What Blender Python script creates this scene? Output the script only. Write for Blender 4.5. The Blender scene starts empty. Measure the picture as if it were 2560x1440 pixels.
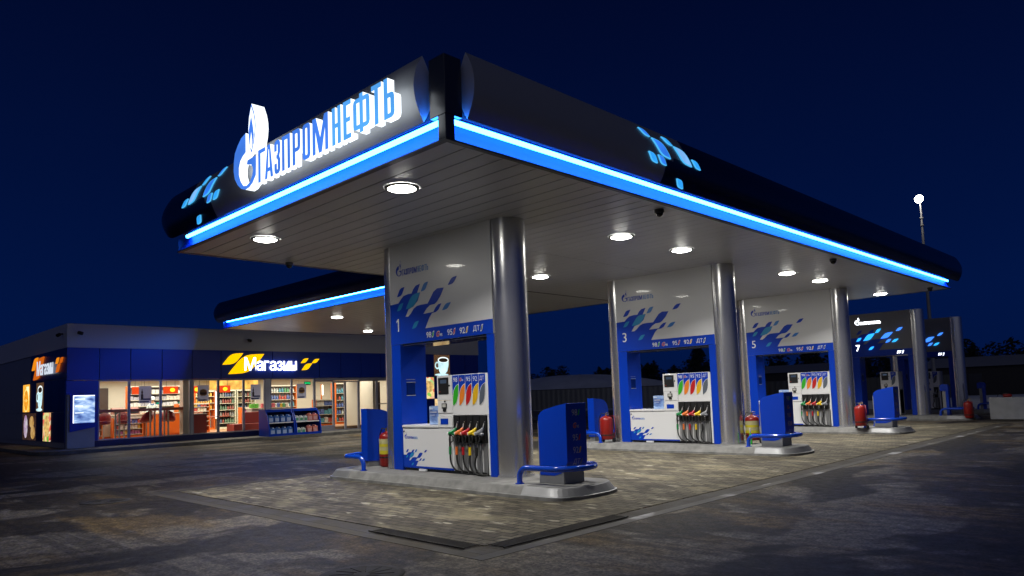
import bpy, bmesh, math, random
from mathutils import Vector, Matrix
random.seed(7)
S = bpy.context.scene
COL = S.collection
# ------------------------------------------------------------------ camera
cam = bpy.data.cameras.new('camera'); camo = bpy.data.objects.new('camera', cam); COL.objects.link(camo)
AZ, TILT, ROLL = 0.7767, 0.0786, -0.0355
fw = Vector((-math.sin(AZ)*math.cos(TILT), math.cos(AZ)*math.cos(TILT), math.sin(TILT)))
rt = Vector((math.cos(AZ), math.sin(AZ), 0)); up = rt.cross(fw)
r2 = rt*math.cos(ROLL)+up*math.sin(ROLL); u2 = -rt*math.sin(ROLL)+up*math.cos(ROLL)
M = Matrix((r2, u2, -fw)).transposed().to_4x4(); M.translation = (12.1357, -8.7991, 1.6)
camo.matrix_world = M
cam.sensor_width = 36; cam.lens = 36*1800.19/2560; cam.shift_y = 125.26/2560
cam.clip_start = .1; cam.clip_end = 3000
S.camera = camo
# ------------------------------------------------------------------ night sky
W = bpy.data.worlds.new("World"); S.world = W; W.use_nodes = True
nt = W.node_tree; nt.nodes.clear()
wo = nt.nodes.new('ShaderNodeOutputWorld'); bg = nt.nodes.new('ShaderNodeBackground')
tc = nt.nodes.new('ShaderNodeTexCoord'); sx = nt.nodes.new('ShaderNodeSeparateXYZ'); rp = nt.nodes.new('ShaderNodeValToRGB')
nz = nt.nodes.new('ShaderNodeTexNoise'); nz.inputs['Scale'].default_value = 1.6; nz.inputs['Detail'].default_value = 3
ad = nt.nodes.new('ShaderNodeMath'); ad.operation = 'MULTIPLY_ADD'; ad.inputs[1].default_value = .10
nt.links.new(tc.outputs['Generated'], sx.inputs[0]); nt.links.new(tc.outputs['Generated'], nz.inputs['Vector'])
nt.links.new(nz.outputs[0], ad.inputs[0]); nt.links.new(sx.outputs['Z'], ad.inputs[2]); nt.links.new(ad.outputs[0], rp.inputs[0])
els = rp.color_ramp.elements
els[0].position = .03; els[0].color = (.0006, .0068, .050, 1)
els[1].position = .60; els[1].color = (.0004, .0021, .0180, 1)
e = els.new(.16); e.color = (.0006, .0072, .054, 1)
e = els.new(.32); e.color = (.0005, .0050, .039, 1)
dt = nt.nodes.new('ShaderNodeVectorMath'); dt.operation = 'DOT_PRODUCT'; dt.inputs[1].default_value = (.72,-.68,.12); nt.links.new(tc.outputs['Generated'], dt.inputs[0])  # added glow lobe in the sky behind the camera, brightens fascia and end caps
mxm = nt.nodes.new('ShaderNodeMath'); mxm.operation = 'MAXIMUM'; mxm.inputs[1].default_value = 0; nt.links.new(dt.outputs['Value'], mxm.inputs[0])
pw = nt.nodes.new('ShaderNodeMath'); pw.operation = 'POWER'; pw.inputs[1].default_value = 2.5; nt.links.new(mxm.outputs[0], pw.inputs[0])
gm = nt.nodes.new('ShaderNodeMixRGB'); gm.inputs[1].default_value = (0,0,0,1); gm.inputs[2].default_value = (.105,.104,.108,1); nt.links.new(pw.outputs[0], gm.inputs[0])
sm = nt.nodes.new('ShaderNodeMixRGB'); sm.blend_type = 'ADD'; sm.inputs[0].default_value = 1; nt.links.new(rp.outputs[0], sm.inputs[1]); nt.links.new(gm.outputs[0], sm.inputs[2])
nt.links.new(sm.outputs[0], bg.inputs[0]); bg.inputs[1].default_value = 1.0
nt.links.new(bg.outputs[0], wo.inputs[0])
# ------------------------------------------------------------------ view / render
S.view_settings.view_transform = 'Standard'; S.view_settings.look = 'None'
S.view_settings.exposure = 0; S.view_settings.gamma = 1
S.render.engine = 'CYCLES'
cy = S.cycles
cy.use_denoising = True; cy.max_bounces = 6; cy.diffuse_bounces = 3; cy.glossy_bounces = 3; cy.transparent_max_bounces = 10
cy.sample_clamp_indirect = 3; cy.caustics_reflective = False; cy.caustics_refractive = False
try: cy.use_light_tree = True
except Exception: pass

# ================================================================== helpers
MATS = {}
def nodes(m):
    m.use_nodes = True; n = m.node_tree; n.nodes.clear()
    o = n.nodes.new('ShaderNodeOutputMaterial'); return n, o
def pbr(name, col, rough=.5, metal=0, var=.0, vscale=8, bump=0, bscale=60, coat=0, spec=.5):
    if name in MATS: return MATS[name]
    m = bpy.data.materials.new(name); n, o = nodes(m); L = n.links
    p = n.nodes.new('ShaderNodeBsdfPrincipled'); L.new(p.outputs[0], o.inputs[0])
    p.inputs['Base Color'].default_value = (*col, 1); p.inputs['Roughness'].default_value = rough
    p.inputs['Metallic'].default_value = metal; p.inputs['Coat Weight'].default_value = coat
    p.inputs['Specular IOR Level'].default_value = spec
    t = n.nodes.new('ShaderNodeTexCoord')
    if var:
        x = n.nodes.new('ShaderNodeTexNoise'); x.inputs['Scale'].default_value = vscale; x.inputs['Detail'].default_value = 5
        L.new(t.outputs['Object'], x.inputs['Vector'])
        r = n.nodes.new('ShaderNodeMapRange'); r.inputs[1].default_value = .3; r.inputs[2].default_value = .7
        r.inputs[3].default_value = 1-var; r.inputs[4].default_value = 1+var*.5; L.new(x.outputs[0], r.inputs[0])
        h = n.nodes.new('ShaderNodeMixRGB'); h.blend_type = 'MULTIPLY'; h.inputs[0].default_value = 1
        h.inputs[1].default_value = (*col, 1); L.new(r.outputs[0], h.inputs[2]); L.new(h.outputs[0], p.inputs['Base Color'])
        q = n.nodes.new('ShaderNodeMapRange'); q.inputs[1].default_value = .3; q.inputs[2].default_value = .7
        q.inputs[3].default_value = max(.02, rough-.3*var); q.inputs[4].default_value = min(1, rough+.3*var)
        L.new(x.outputs[0], q.inputs[0]); L.new(q.outputs[0], p.inputs['Roughness'])
    if bump:
        b = n.nodes.new('ShaderNodeBump'); b.inputs['Strength'].default_value = bump; b.inputs['Distance'].default_value = .01
        x2 = n.nodes.new('ShaderNodeTexNoise'); x2.inputs['Scale'].default_value = bscale; x2.inputs['Detail'].default_value = 4
        L.new(t.outputs['Object'], x2.inputs['Vector']); L.new(x2.outputs[0], b.inputs['Height']); L.new(b.outputs[0], p.inputs['Normal'])
    MATS[name] = m; return m
def emit(name, col, st, var=0, vscale=3):
    if name in MATS: return MATS[name]
    m = bpy.data.materials.new(name); n, o = nodes(m)
    e = n.nodes.new('ShaderNodeEmission'); e.inputs[0].default_value = (*col, 1); e.inputs[1].default_value = st
    n.links.new(e.outputs[0], o.inputs[0])
    if var:
        t = n.nodes.new('ShaderNodeTexCoord'); x = n.nodes.new('ShaderNodeTexNoise'); x.inputs['Scale'].default_value = vscale
        x.inputs['Detail'].default_value = 4
        r = n.nodes.new('ShaderNodeMapRange'); r.inputs[1].default_value = .3; r.inputs[2].default_value = .7
        r.inputs[3].default_value = st*(1-var); r.inputs[4].default_value = st*(1+var)
        n.links.new(t.outputs['Object'], x.inputs['Vector']); n.links.new(x.outputs[0], r.inputs[0]); n.links.new(r.outputs[0], e.inputs[1])
    MATS[name] = m; return m

class MB:
    def __init__(s): s.v = []; s.f = []; s.m = []; s.mi = 0; s.sm = []
    def add(s, vs, fs, smooth=False):
        b = len(s.v); s.v += [tuple(v) for v in vs]
        for f in fs: s.f.append(tuple(b+i for i in f)); s.m.append(s.mi); s.sm.append(smooth)
        return s
    def box(s, a, b, ch=0):
        x0, y0, z0 = [min(p, q) for p, q in zip(a, b)]; x1, y1, z1 = [max(p, q) for p, q in zip(a, b)]
        if ch <= 0:
            vs = [(x0,y0,z0),(x1,y0,z0),(x1,y1,z0),(x0,y1,z0),(x0,y0,z1),(x1,y0,z1),(x1,y1,z1),(x0,y1,z1)]
            return s.add(vs, [(0,3,2,1),(4,5,6,7),(0,1,5,4),(1,2,6,5),(2,3,7,6),(3,0,4,7)])
        bm = bmesh.new(); bmesh.ops.create_cube(bm, size=1)
        for v in bm.verts: v.co = Vector((x0+(v.co.x+.5)*(x1-x0), y0+(v.co.y+.5)*(y1-y0), z0+(v.co.z+.5)*(z1-z0)))
        bmesh.ops.bevel(bm, geom=list(bm.edges), offset=ch, segments=2, profile=.6, affect='EDGES')
        return s.bm(bm)
    def bm(s, bm, smooth=False):
        bm.verts.index_update(); s.add([v.co[:] for v in bm.verts], [[v.index for v in f.verts] for f in bm.faces], smooth); bm.free(); return s
    def cyl(s, a, b, r, n=16, r2=None, caps=True):
        a = Vector(a); b = Vector(b); r2 = r if r2 is None else r2; d = (b-a).normalized()
        t = d.orthogonal().normalized(); w = d.cross(t)
        vs = []
        for c, rr in ((a, r), (b, r2)):
            for i in range(n): k = 2*math.pi*i/n; vs.append(c+(t*math.cos(k)+w*math.sin(k))*rr)
        s.add(vs, [(i, (i+1) % n, n+(i+1) % n, n+i) for i in range(n)], True)
        if caps: s.add(vs[:n], [tuple(range(n))[::-1]]); s.add(vs[n:], [tuple(range(n))])
        return s
    def tube(s, path, r, n=10, caps=True):
        P = [Vector(p) for p in path]; vs = []; ref = None
        rr = r if isinstance(r, (list, tuple)) else [r]*len(P)
        for i, p in enumerate(P):
            d = (P[min(i+1, len(P)-1)]-P[max(i-1, 0)]).normalized()
            if ref is None: ref = d.orthogonal().normalized()
            t = (ref-d*ref.dot(d)); t = t.normalized() if t.length > 1e-6 else d.orthogonal().normalized(); ref = t; w = d.cross(t)
            for j in range(n): k = 2*math.pi*j/n; vs.append(p+(t*math.cos(k)+w*math.sin(k))*rr[i])
        fs = [(i*n+j, i*n+(j+1) % n, (i+1)*n+(j+1) % n, (i+1)*n+j) for i in range(len(P)-1) for j in range(n)]
        s.add(vs, fs, True)
        if caps: s.add(vs[:n], [tuple(range(n))[::-1]]); s.add(vs[-n:], [tuple(range(n))])
        return s
    def lathe(s, prof, c=(0,0,0), n=20):
        vs = []
        for r, z in prof:
            for j in range(n): k = 2*math.pi*j/n; vs.append((c[0]+r*math.cos(k), c[1]+r*math.sin(k), c[2]+z))
        s.add(vs, [(i*n+j, i*n+(j+1) % n, (i+1)*n+(j+1) % n, (i+1)*n+j) for i in range(len(prof)-1) for j in range(n)], True)
        s.add(vs[-n:], [tuple(range(n))]); s.add(vs[:n], [tuple(range(n))[::-1]]); return s
    def ball(s, c, r, n=12, m=8, sc=(1,1,1)):
        vs = []; fs = []
        for i in range(m+1):
            a = math.pi*i/m
            for j in range(n):
                k = 2*math.pi*j/n; vs.append((c[0]+r*sc[0]*math.sin(a)*math.cos(k), c[1]+r*sc[1]*math.sin(a)*math.sin(k), c[2]+r*sc[2]*math.cos(a)))
        for i in range(m):
            for j in range(n): fs.append((i*n+j, (i+1)*n+j, (i+1)*n+(j+1) % n, i*n+(j+1) % n))
        return s.add(vs, fs, True)
    def poly(s, pts): return s.add(pts, [tuple(range(len(pts)))])
    def prism(s, pts2, fmap, d0, d1, sidemat=None):
        # pts2 polygon (u,w); fmap(u,w,d)->xyz ; front at d0, back at d1
        n = len(pts2); A = [fmap(u, w, d0) for u, w in pts2]; B = [fmap(u, w, d1) for u, w in pts2]
        s.add(A, [tuple(range(n))]); k = s.mi
        if sidemat is not None: s.mi = sidemat
        s.add(B, [tuple(range(n))[::-1]]); s.add(A+B, [(i, n+i, n+(i+1) % n, (i+1) % n) for i in range(n)]); s.mi = k
        return s
    def build(s, name, mats, parent=None, loc=None, bevel=0, fixn=False):
        me = bpy.data.meshes.new(name); me.from_pydata(s.v, [], s.f)
        mats = mats if isinstance(mats, (list, tuple)) else [mats]
        for m in mats: me.materials.append(m)
        me.polygons.foreach_set('material_index', s.m); me.polygons.foreach_set('use_smooth', s.sm); me.update()
        if fixn:
            bm = bmesh.new(); bm.from_mesh(me); bmesh.ops.recalc_face_normals(bm, faces=bm.faces); bm.to_mesh(me); bm.free()
        o = bpy.data.objects.new(name, me); COL.objects.link(o)
        if parent: o.parent = parent
        if loc: o.location = loc
        if bevel:
            b = o.modifiers.new('bevel', 'BEVEL'); b.width = bevel; b.segments = 2; b.limit_method = 'ANGLE'
        return o
def tag(o, label=None, cat=None, group=None, kind=None):
    if label: o['label'] = label
    if cat: o['category'] = cat
    if group: o['group'] = group
    if kind: o['kind'] = kind
    return o
def thing(name, label, cat, loc=(0,0,0), group=None, rz=0):
    o = bpy.data.objects.new(name, None); COL.objects.link(o); o.location = loc; o.rotation_euler = (0,0,rz); o.empty_display_size = .2
    return tag(o, label, cat, group)
def dup(root, loc, label=None, rz=None, group=None):
    def cp(o, par):
        c = o.copy(); COL.objects.link(c); c.parent = par
        for ch in [k for k in KIDS.get(o.name, [])]: cp(ch, c)
        return c
    KIDS = {}
    for o in COL.objects:
        if o.parent: KIDS.setdefault(o.parent.name, []).append(o)
    r = cp(root, None); r.location = loc
    if rz is not None: r.rotation_euler = (0,0,rz)
    if label: r['label'] = label
    if group: r['group'] = group
    return r
# ---- lettering (built-in font turned into mesh outlines)
TXT = {}
def glyphs(t, off=0.0, ext=0):
    k = (t, off, ext)
    if k in TXT: return TXT[k]
    c = bpy.data.curves.new('t', 'FONT'); c.body = t; c.size = 1; c.offset = off; c.extrude = ext; c.resolution_u = 3
    o = bpy.data.objects.new('t', c); COL.objects.link(o)
    bpy.context.view_layer.update()
    dg = bpy.context.evaluated_depsgraph_get(); me = bpy.data.meshes.new_from_object(o.evaluated_get(dg))
    vs = [v.co.copy() for v in me.vertices]; fs = [tuple(p.vertices) for p in me.polygons]
    fn = [p.normal.z for p in me.polygons]
    bpy.data.objects.remove(o); bpy.data.curves.remove(c); bpy.data.meshes.remove(me)
    x0 = min(v.x for v in vs); x1 = max(v.x for v in vs); y0 = min(v.y for v in vs); y1 = max(v.y for v in vs)
    vs = [((v.x-x0)/(x1-x0), (v.y-y0)/(y1-y0), v.z) for v in vs]
    TXT[k] = (vs, fs, fn, (x1-x0)/(y1-y0)); return TXT[k]
def text(mb, t, x, z, w, h, fmap, off=.0, slant=0):
    vs, fs, fn, asp = glyphs(t, off)
    if w is None: w = h*asp
    if h is None: h = w/asp
    mb.add([fmap(x+u*w+slant*v*h, z+v*h, 0) for u, v, _ in vs], fs); return w
def leaftall(bl, tr, n=7):
    (x0, z0), (x1, z1) = bl, tr; w = x1-x0; h = z1-z0
    c1 = (x0-.10*w, z1-.12*h); c2 = (x1+.10*w, z0+.12*h)
    q = lambda a, c, b, t: tuple((1-t)**2*a[i]+2*t*(1-t)*c[i]+t*t*b[i] for i in (0, 1))
    return [q(bl, c2, tr, i/n) for i in range(n+1)]+[q(tr, c1, bl, i/n) for i in range(1, n)]
LEAF = [(0,0),(.09,.22),(.19,.43),(.28,.63),(.38,.79),(.49,.90),(.62,.96),(.80,.985)]
def leafpts(bl, tr, n=7):
    (x0, z0), (x1, z1) = bl, tr; w = x1-x0; h = z1-z0
    return [(x0+(1-u)*w, z0+(1-v)*h) for u, v in LEAF[::-1]]+[(x1, z1)]+[(x0+u*w, z0+v*h) for u, v in LEAF[:0:-1]] if False else [(x0, z0)]+[(x0+(1-u)*w, z0+(1-v)*h) for u, v in LEAF[:0:-1]]+[(x1, z1)]+[(x0+u*w, z0+v*h) for u, v in LEAF[:0:-1]]

# ================================================================== materials
m_white = pbr('white_panel', (.60,.61,.635), .33, coat=.12)
m_blue = pbr('blue_panel', (.0015,.042,.46), .36, spec=.3)
m_print = pbr('print_blue', (.002,.044,.46), .4, spec=.3)
m_print2 = pbr('print_mid_blue', (.03,.18,.55), .35)
m_print3 = pbr('print_cyan', (.02,.26,.55), .35)
m_printw = pbr('print_white', (.75,.75,.75), .4)
m_navy = pbr('navy_fascia', (.004,.008,.045), .30, .1, coat=.2)
m_silver = pbr('silver_fascia', (.40,.41,.43), .45, .15)
m_steel = pbr('brushed_steel', (.64,.64,.65), .25, .88)
m_dsteel = pbr('dark_steel', (.11,.11,.115), .24, .75)
m_gsteel = pbr('grey_steel', (.27,.275,.285), .52, .5, .10, 5)
m_alum = pbr('aluminium', (.55,.56,.60), .4, .3)
m_black = pbr('black_plastic', (.012,.012,.013), .45)
m_rubber = pbr('rubber', (.010,.010,.010), .6)
m_red = pbr('red_paint', (.26,.010,.007), .32, 0, .1, 12)
m_conc = pbr('concrete', (.20,.20,.195), .8, 0, .35, 5, .4, 40)
m_kerb = pbr('kerb_concrete', (.13,.125,.115), .85, 0, .4, 4, .5, 30)
m_soffit = pbr('soffit_slats', (.51,.52,.55), .38, .1, .08, .8)
m_trim = pbr('dark_trim', (.05,.052,.06), .4, .3); m_iron = pbr('cast_iron', (.026,.022,.018), .85, 0, .4, 9)
m_lamp = emit('lamp_glow', (1,.97,.88), 60)
m_neon = emit('neon_blue', (.022,.20,1), 36)
m_letw = emit('letter_white_glow', (.88,.95,1), 1.7)
m_letb = emit('letter_blue_glow', (.06,.22,.85), 1.0, .15, 2)
m_letc = emit('letter_sky_glow', (.10,.42,1), .95, .15, 2)
m_leafA = emit('leaf_cyan_glow', (.03,.36,.95), 1.05, .2, 3); m_leafB = emit('leaf_blue_glow', (.035,.22,.95), 1.0, .2, 3)
m_leafD = emit('leaf_gantry_blue', (.05,.24,1), 1.5); m_leafE = emit('leaf_gantry_cyan', (.03,.42,1), 1.5); m_leafC = emit('leaf_pale_glow', (.22,.52,1), .95, .2, 3); m_edge = emit('leaf_edge_glow', (.08,.52,1), 1.0)

# ================================================================== GROUND
def ground_mat(kind):
    m = bpy.data.materials.new('asphalt' if kind == 'a' else 'block_paving'); n, o = nodes(m); L = n.links; N = n.nodes.new
    p = N('ShaderNodeBsdfPrincipled'); L.new(p.outputs[0], o.inputs[0])
    t = N('ShaderNodeTexCoord')
    def noise(sc, det, scale=(1,1,1), rot=0, dist=0):
        mp = N('ShaderNodeMapping'); mp.inputs['Scale'].default_value = scale; mp.inputs['Rotation'].default_value = (0,0,rot)
        L.new(t.outputs['Object'], mp.inputs[0]); x = N('ShaderNodeTexNoise'); x.inputs['Scale'].default_value = sc; x.inputs['Detail'].default_value = det
        x.inputs['Distortion'].default_value = dist; L.new(mp.outputs[0], x.inputs['Vector']); return x.outputs[0]
    def ramp(src, a, b):
        r = N('ShaderNodeMapRange'); r.interpolation_type = 'SMOOTHSTEP'; r.inputs[1].default_value = a; r.inputs[2].default_value = b; L.new(src, r.inputs[0]); return r.outputs[0]
    def mix(f, a, b, mode='MIX'):
        x = N('ShaderNodeMixRGB'); x.blend_type = mode
        if isinstance(f, float): x.inputs[0].default_value = f
        else: L.new(f, x.inputs[0])
        for i, c in ((1, a), (2, b)):
            if isinstance(c, tuple): x.inputs[i].default_value = (*c, 1)
            else: L.new(c, x.inputs[i])
        return x.outputs[0]
    fine = noise(90, 3); mid = noise(6, 6)
    if kind == 'a':
        c = mix(ramp(mid, .35, .65), (.025,.0205,.015), (.046,.0375,.027))
        pat = ramp(noise(.50, 12, (.9,.55,1), .55, .6), .485, .53); c = mix(pat, c, mix(ramp(mid, .3, .7), (.090,.078,.060), (.142,.123,.094)))   # dried lighter patches with clear edges
        sand = ramp(noise(.75, 12, (.45,1.3,1), .75, .4), .50, .68); c = mix(sand, c, (.115,.079,.034))
        dust = ramp(noise(1.7, 12, (.6,1.4,1), .75, .4), .57, .72); c = mix(dust, c, (.15,.133,.103))
        wet = ramp(noise(.36, 12, (1.0,.55,1), .35, .6), .54, .58); c = mix(wet, c, mix(ramp(mid, .3, .7), (.016,.0135,.0105), (.027,.023,.018)))
        trk = ramp(noise(2.4, 5, (.05,1.5,1), 1.35, .1), .56, .64); c = mix(trk, c, mix(.5, c, (.014,.013,.013)))      # tyre tracks
        trk2 = ramp(noise(2.6, 5, (.05,1.5,1), .12, .1), .60, .66); c = mix(trk2, c, mix(.45, c, (.014,.013,.013)))
        spk = ramp(noise(26, 2), .70, .76); c = mix(spk, c, (.012,.011,.011))
        c = mix(.8, c, mix(ramp(noise(34, 5), .32, .68), (.45,.45,.45), (1.6,1.6,1.6)), 'MULTIPLY'); c = mix(.6, c, mix(ramp(noise(7, 8), .3, .7), (.4,.4,.4), (1.6,1.6,1.6)), 'MULTIPLY')
    else:
        mp = N('ShaderNodeMapping'); L.new(t.outputs['Object'], mp.inputs[0])
        br = N('ShaderNodeTexBrick'); br.inputs['Scale'].default_value = 1; br.inputs['Brick Width'].default_value = .26; br.inputs['Row Height'].default_value = .14
        br.inputs['Mortar Size'].default_value = .011; br.inputs['Color1'].default_value = (.165,.146,.105,1); br.inputs['Color2'].default_value = (.062,.055,.043,1)
        br.inputs['Mortar'].default_value = (.022,.020,.017,1); br.inputs['Bias'].default_value = -.05; L.new(mp.outputs[0], br.inputs['Vector'])
        c = br.outputs[0]
        st = ramp(noise(.7, 12, (.7,1.2,1), .05, .4), .44, .62); c = mix(st, c, mix(.5, c, (.042,.036,.030)))
        sd = ramp(noise(1.3, 12, (.6,1.3,1), .04, .4), .50, .70); c = mix(sd, c, mix(.5, c, (.29,.255,.165)))
        d2 = ramp(noise(3.4, 9, (.5,1.3,1), .0), .62, .68); c = mix(d2, c, (.30,.28,.22))
        oil = ramp(noise(1.1, 7, (.6,1.1,1), .3, .4), .60, .70); c = mix(oil, c, (.026,.023,.020))
        c = mix(.6, c, mix(noise(14, 6), (.15,.15,.15), (1.8,1.8,1.8)), 'MULTIPLY')
    c = mix(.55, c, mix(fine, (.1,.1,.1), (1.8,1.8,1.8)), 'MULTIPLY')
    L.new(c, p.inputs['Base Color'])
    rr = N('ShaderNodeMapRange'); rr.inputs[3].default_value = .45 if kind == 'a' else .6; rr.inputs[4].default_value = .85; L.new(mid, rr.inputs[0]); L.new(rr.outputs[0], p.inputs['Roughness'])
    p.inputs['Specular IOR Level'].default_value = .12
    b = N('ShaderNodeBump'); b.inputs['Strength'].default_value = .35; b.inputs['Distance'].default_value = .01; L.new(fine, b.inputs['Height']); L.new(b.outputs[0], p.inputs['Normal'])
    return m
m_asph = ground_mat('a'); m_pave = ground_mat('p')
g = MB(); g.poly([(-900,-900,-.008),(900,-900,-.008),(900,900,-.008),(-900,900,-.008)]); tag(g.build('ground', m_asph), kind='structure')
# paved pad under the canopy
g = MB(); g.box((-2.1,-3.45,-.05), (6.35,21,.0)); tag(g.build('paving', m_pave), kind='structure')
def ice_mat():
    m = bpy.data.materials.new('channel_concrete'); n, o = nodes(m); L = n.links; N = n.nodes.new
    p = N('ShaderNodeBsdfPrincipled'); L.new(p.outputs[0], o.inputs[0]); p.inputs['Roughness'].default_value = .7
    t = N('ShaderNodeTexCoord'); x = N('ShaderNodeTexNoise'); x.inputs['Scale'].default_value = .65; x.inputs['Detail'].default_value = 10; L.new(t.outputs['Object'], x.inputs['Vector'])
    r = N('ShaderNodeValToRGB'); e = r.color_ramp.elements; e[0].position = .42; e[0].color = (.024,.021,.017,1); e[1].position = .60; e[1].color = (.36,.36,.36,1)
    k = e.new(.55); k.color = (.070,.062,.050,1); L.new(x.outputs[0], r.inputs[0]); L.new(r.outputs[0], p.inputs['Base Color']); return m
m_ice = ice_mat()
g = MB()
g.box((6.65,-3.93,-.05), (6.83,-3.751,-.004)); g.box((6.65,-3.75,-.05), (6.83,21,-.004))
tag(g.build('channel_edge', m_ice), kind='structure')
g = MB(); g.box((-2.5,-3.93,-.05), (6.648,-3.75,-.004)); g.box((-2.5,-3.75,-.05), (-2.28,21,-.004)); tag(g.build('channel_edge', pbr('edge_concrete', (.055,.047,.035), .85, 0, .5, 2, .4, 30)), kind='structure')
g = MB(); g.box((-2.27,-3.74,-.05), (6.64,-3.47,-.006)); g.box((6.37,-3.46,-.05), (6.64,21,-.006)); g.box((-2.27,-3.46,-.05), (-2.11,21,-.006))
tag(g.build('channel_bed', pbr('channel_bed_dirt', (.034,.028,.021), .8, 0, .5, 2.5, .5, 30)), kind='structure')
gr = MB()
x = 4.6
while x < 6.3: gr.box((x,-3.70,.003), (x+.02,-3.50,.014)); x += .045
y = -3.4
while y < -1.2: gr.box((6.40,y,.003), (6.61,y+.02,.014)); y += .045
gr.box((4.57,-3.715,.003), (6.32,-3.70,.016)); gr.box((4.57,-3.50,.003), (6.32,-3.485,.016)); gr.box((6.385,-3.42,.003), (6.40,-1.2,.016)); gr.box((6.61,-3.42,.003), (6.625,-1.2,.016))
tag(gr.build('drain_grate', m_iron), 'dark slotted drain grating turning the near corner of the block paving', 'drain grate')
# shop sidewalk
def sidewalk():
    g = MB(); R = 1.0; c = (-18.35-R, -2.2+R)
    pts = [(-45,-2.2)]+[(c[0]+R*math.sin(a*math.pi/2/8), c[1]-R*math.cos(a*math.pi/2/8)) for a in range(9)]+[(-18.35,40),(-45,40)]
    g.prism(pts, lambda u, w, d: (u, w, d), .12, -.1); return g.build('sidewalk', m_kerb, fixn=True)
tag(sidewalk(), kind='structure')

def manhole(x, y, label):
    t = thing('manhole_cover', label, 'manhole cover', (x,y,-.008))
    MB().lathe([(.0,.0),(.40,.0),(.40,.004),(.33,.008)], n=28).build('rim', m_iron, t)
    b = MB(); b.lathe([(.0,.001),(.32,.001),(.32,.009)], n=28)
    for i in range(12):
        a = i*math.pi/6; b.tube([(.08*math.cos(a),.08*math.sin(a),.009),(.19*math.cos(a+.25),.19*math.sin(a+.25),.010),(.30*math.cos(a+.3),.30*math.sin(a+.3),.009)], .005, 5)
    b.build('lid', m_iron, t)
manhole(6.33, -4.98, 'cast manhole cover with curved ribs in the asphalt nearest the viewer')
manhole(-1.95, -4.75, 'cast manhole cover in the pale stained asphalt beyond the paving corner')

# ================================================================== CANOPY
ZT = 4.73
can = thing('fuel_canopy', 'large flat forecourt canopy with rounded fascia and blue neon edge over the pump islands', 'canopy')
b = MB(); b.box((-2.80,-3.0,ZT+.03), (5.45,19.60,5.45)); b.build('roof_box', m_dsteel, can)
def soffit(x0, x1, y0, y1, z, par):
    b = MB(); y = y0
    while y < y1-.01:
        e = min(y+.33, y1)
        for (xa, xb) in ((x0, 1.5), (1.508, x1)) if x0 < 1.5 < x1 else ((x0, x1),):
            b.add([(xa,y+.004,z+.012),(xa,y+.010,z),(xa,e-.010,z),(xa,e-.004,z+.012),(xb,y+.004,z+.012),(xb,y+.010,z),(xb,e-.010,z),(xb,e-.004,z+.012)],
                  [(0,1,5,4),(1,2,6,5),(2,3,7,6)])
        y += .33
    b.build('ceiling', m_soffit, par)
soffit(-2.76, 5.56, -3.13, 19.58, ZT+.008, can)
b = MB()
b.box((-2.84,-3.21,ZT), (5.64,-3.13,ZT+.022)); b.box((5.56,-3.13,ZT), (5.64,19.66,ZT+.022)); b.box((-2.84,19.58,ZT), (5.56,19.66,ZT+.022)); b.box((-2.84,-3.13,ZT), (-2.76,19.58,ZT+.022))
b.build('edge_trim', m_trim, can)
m_cove = pbr('cove_panel', (.0004,.050,.32), .5, spec=.25)
b = MB()
def cove(b, along, base, sgn, a0, a1, z0=ZT):
    # concave lit strip under the fascia
    prof = [(-.004, z0+.023), (-.03, z0+.05), (-.08, z0+.10), (-.125, z0+.17), (-.15, z0+.26), (-.15, z0+.37)]
    vs = []
    for a in (a0, a1):
        for d, z in prof: vs.append((a, base+sgn*d, z) if along == 'x' else (base+sgn*d, a, z))
    n = len(prof); b.add(vs, [(i, i+1, n+i+1, n+i) for i in range(n-1)], True)
cove(b, 'x', -3.21, -1, -2.84, 5.49); cove(b, 'y', 5.64, 1, -3.06, 19.66)
b.build('neon_cove', m_cove, can)
b = MB(); b.box((-2.84,-3.10,ZT+.03), (-2.81,19.6,5.0)); b.box((-2.84,-3.19,ZT+.024), (-2.82,-3.10,5.0)); b.build('side_fascia', m_navy, can)
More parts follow.
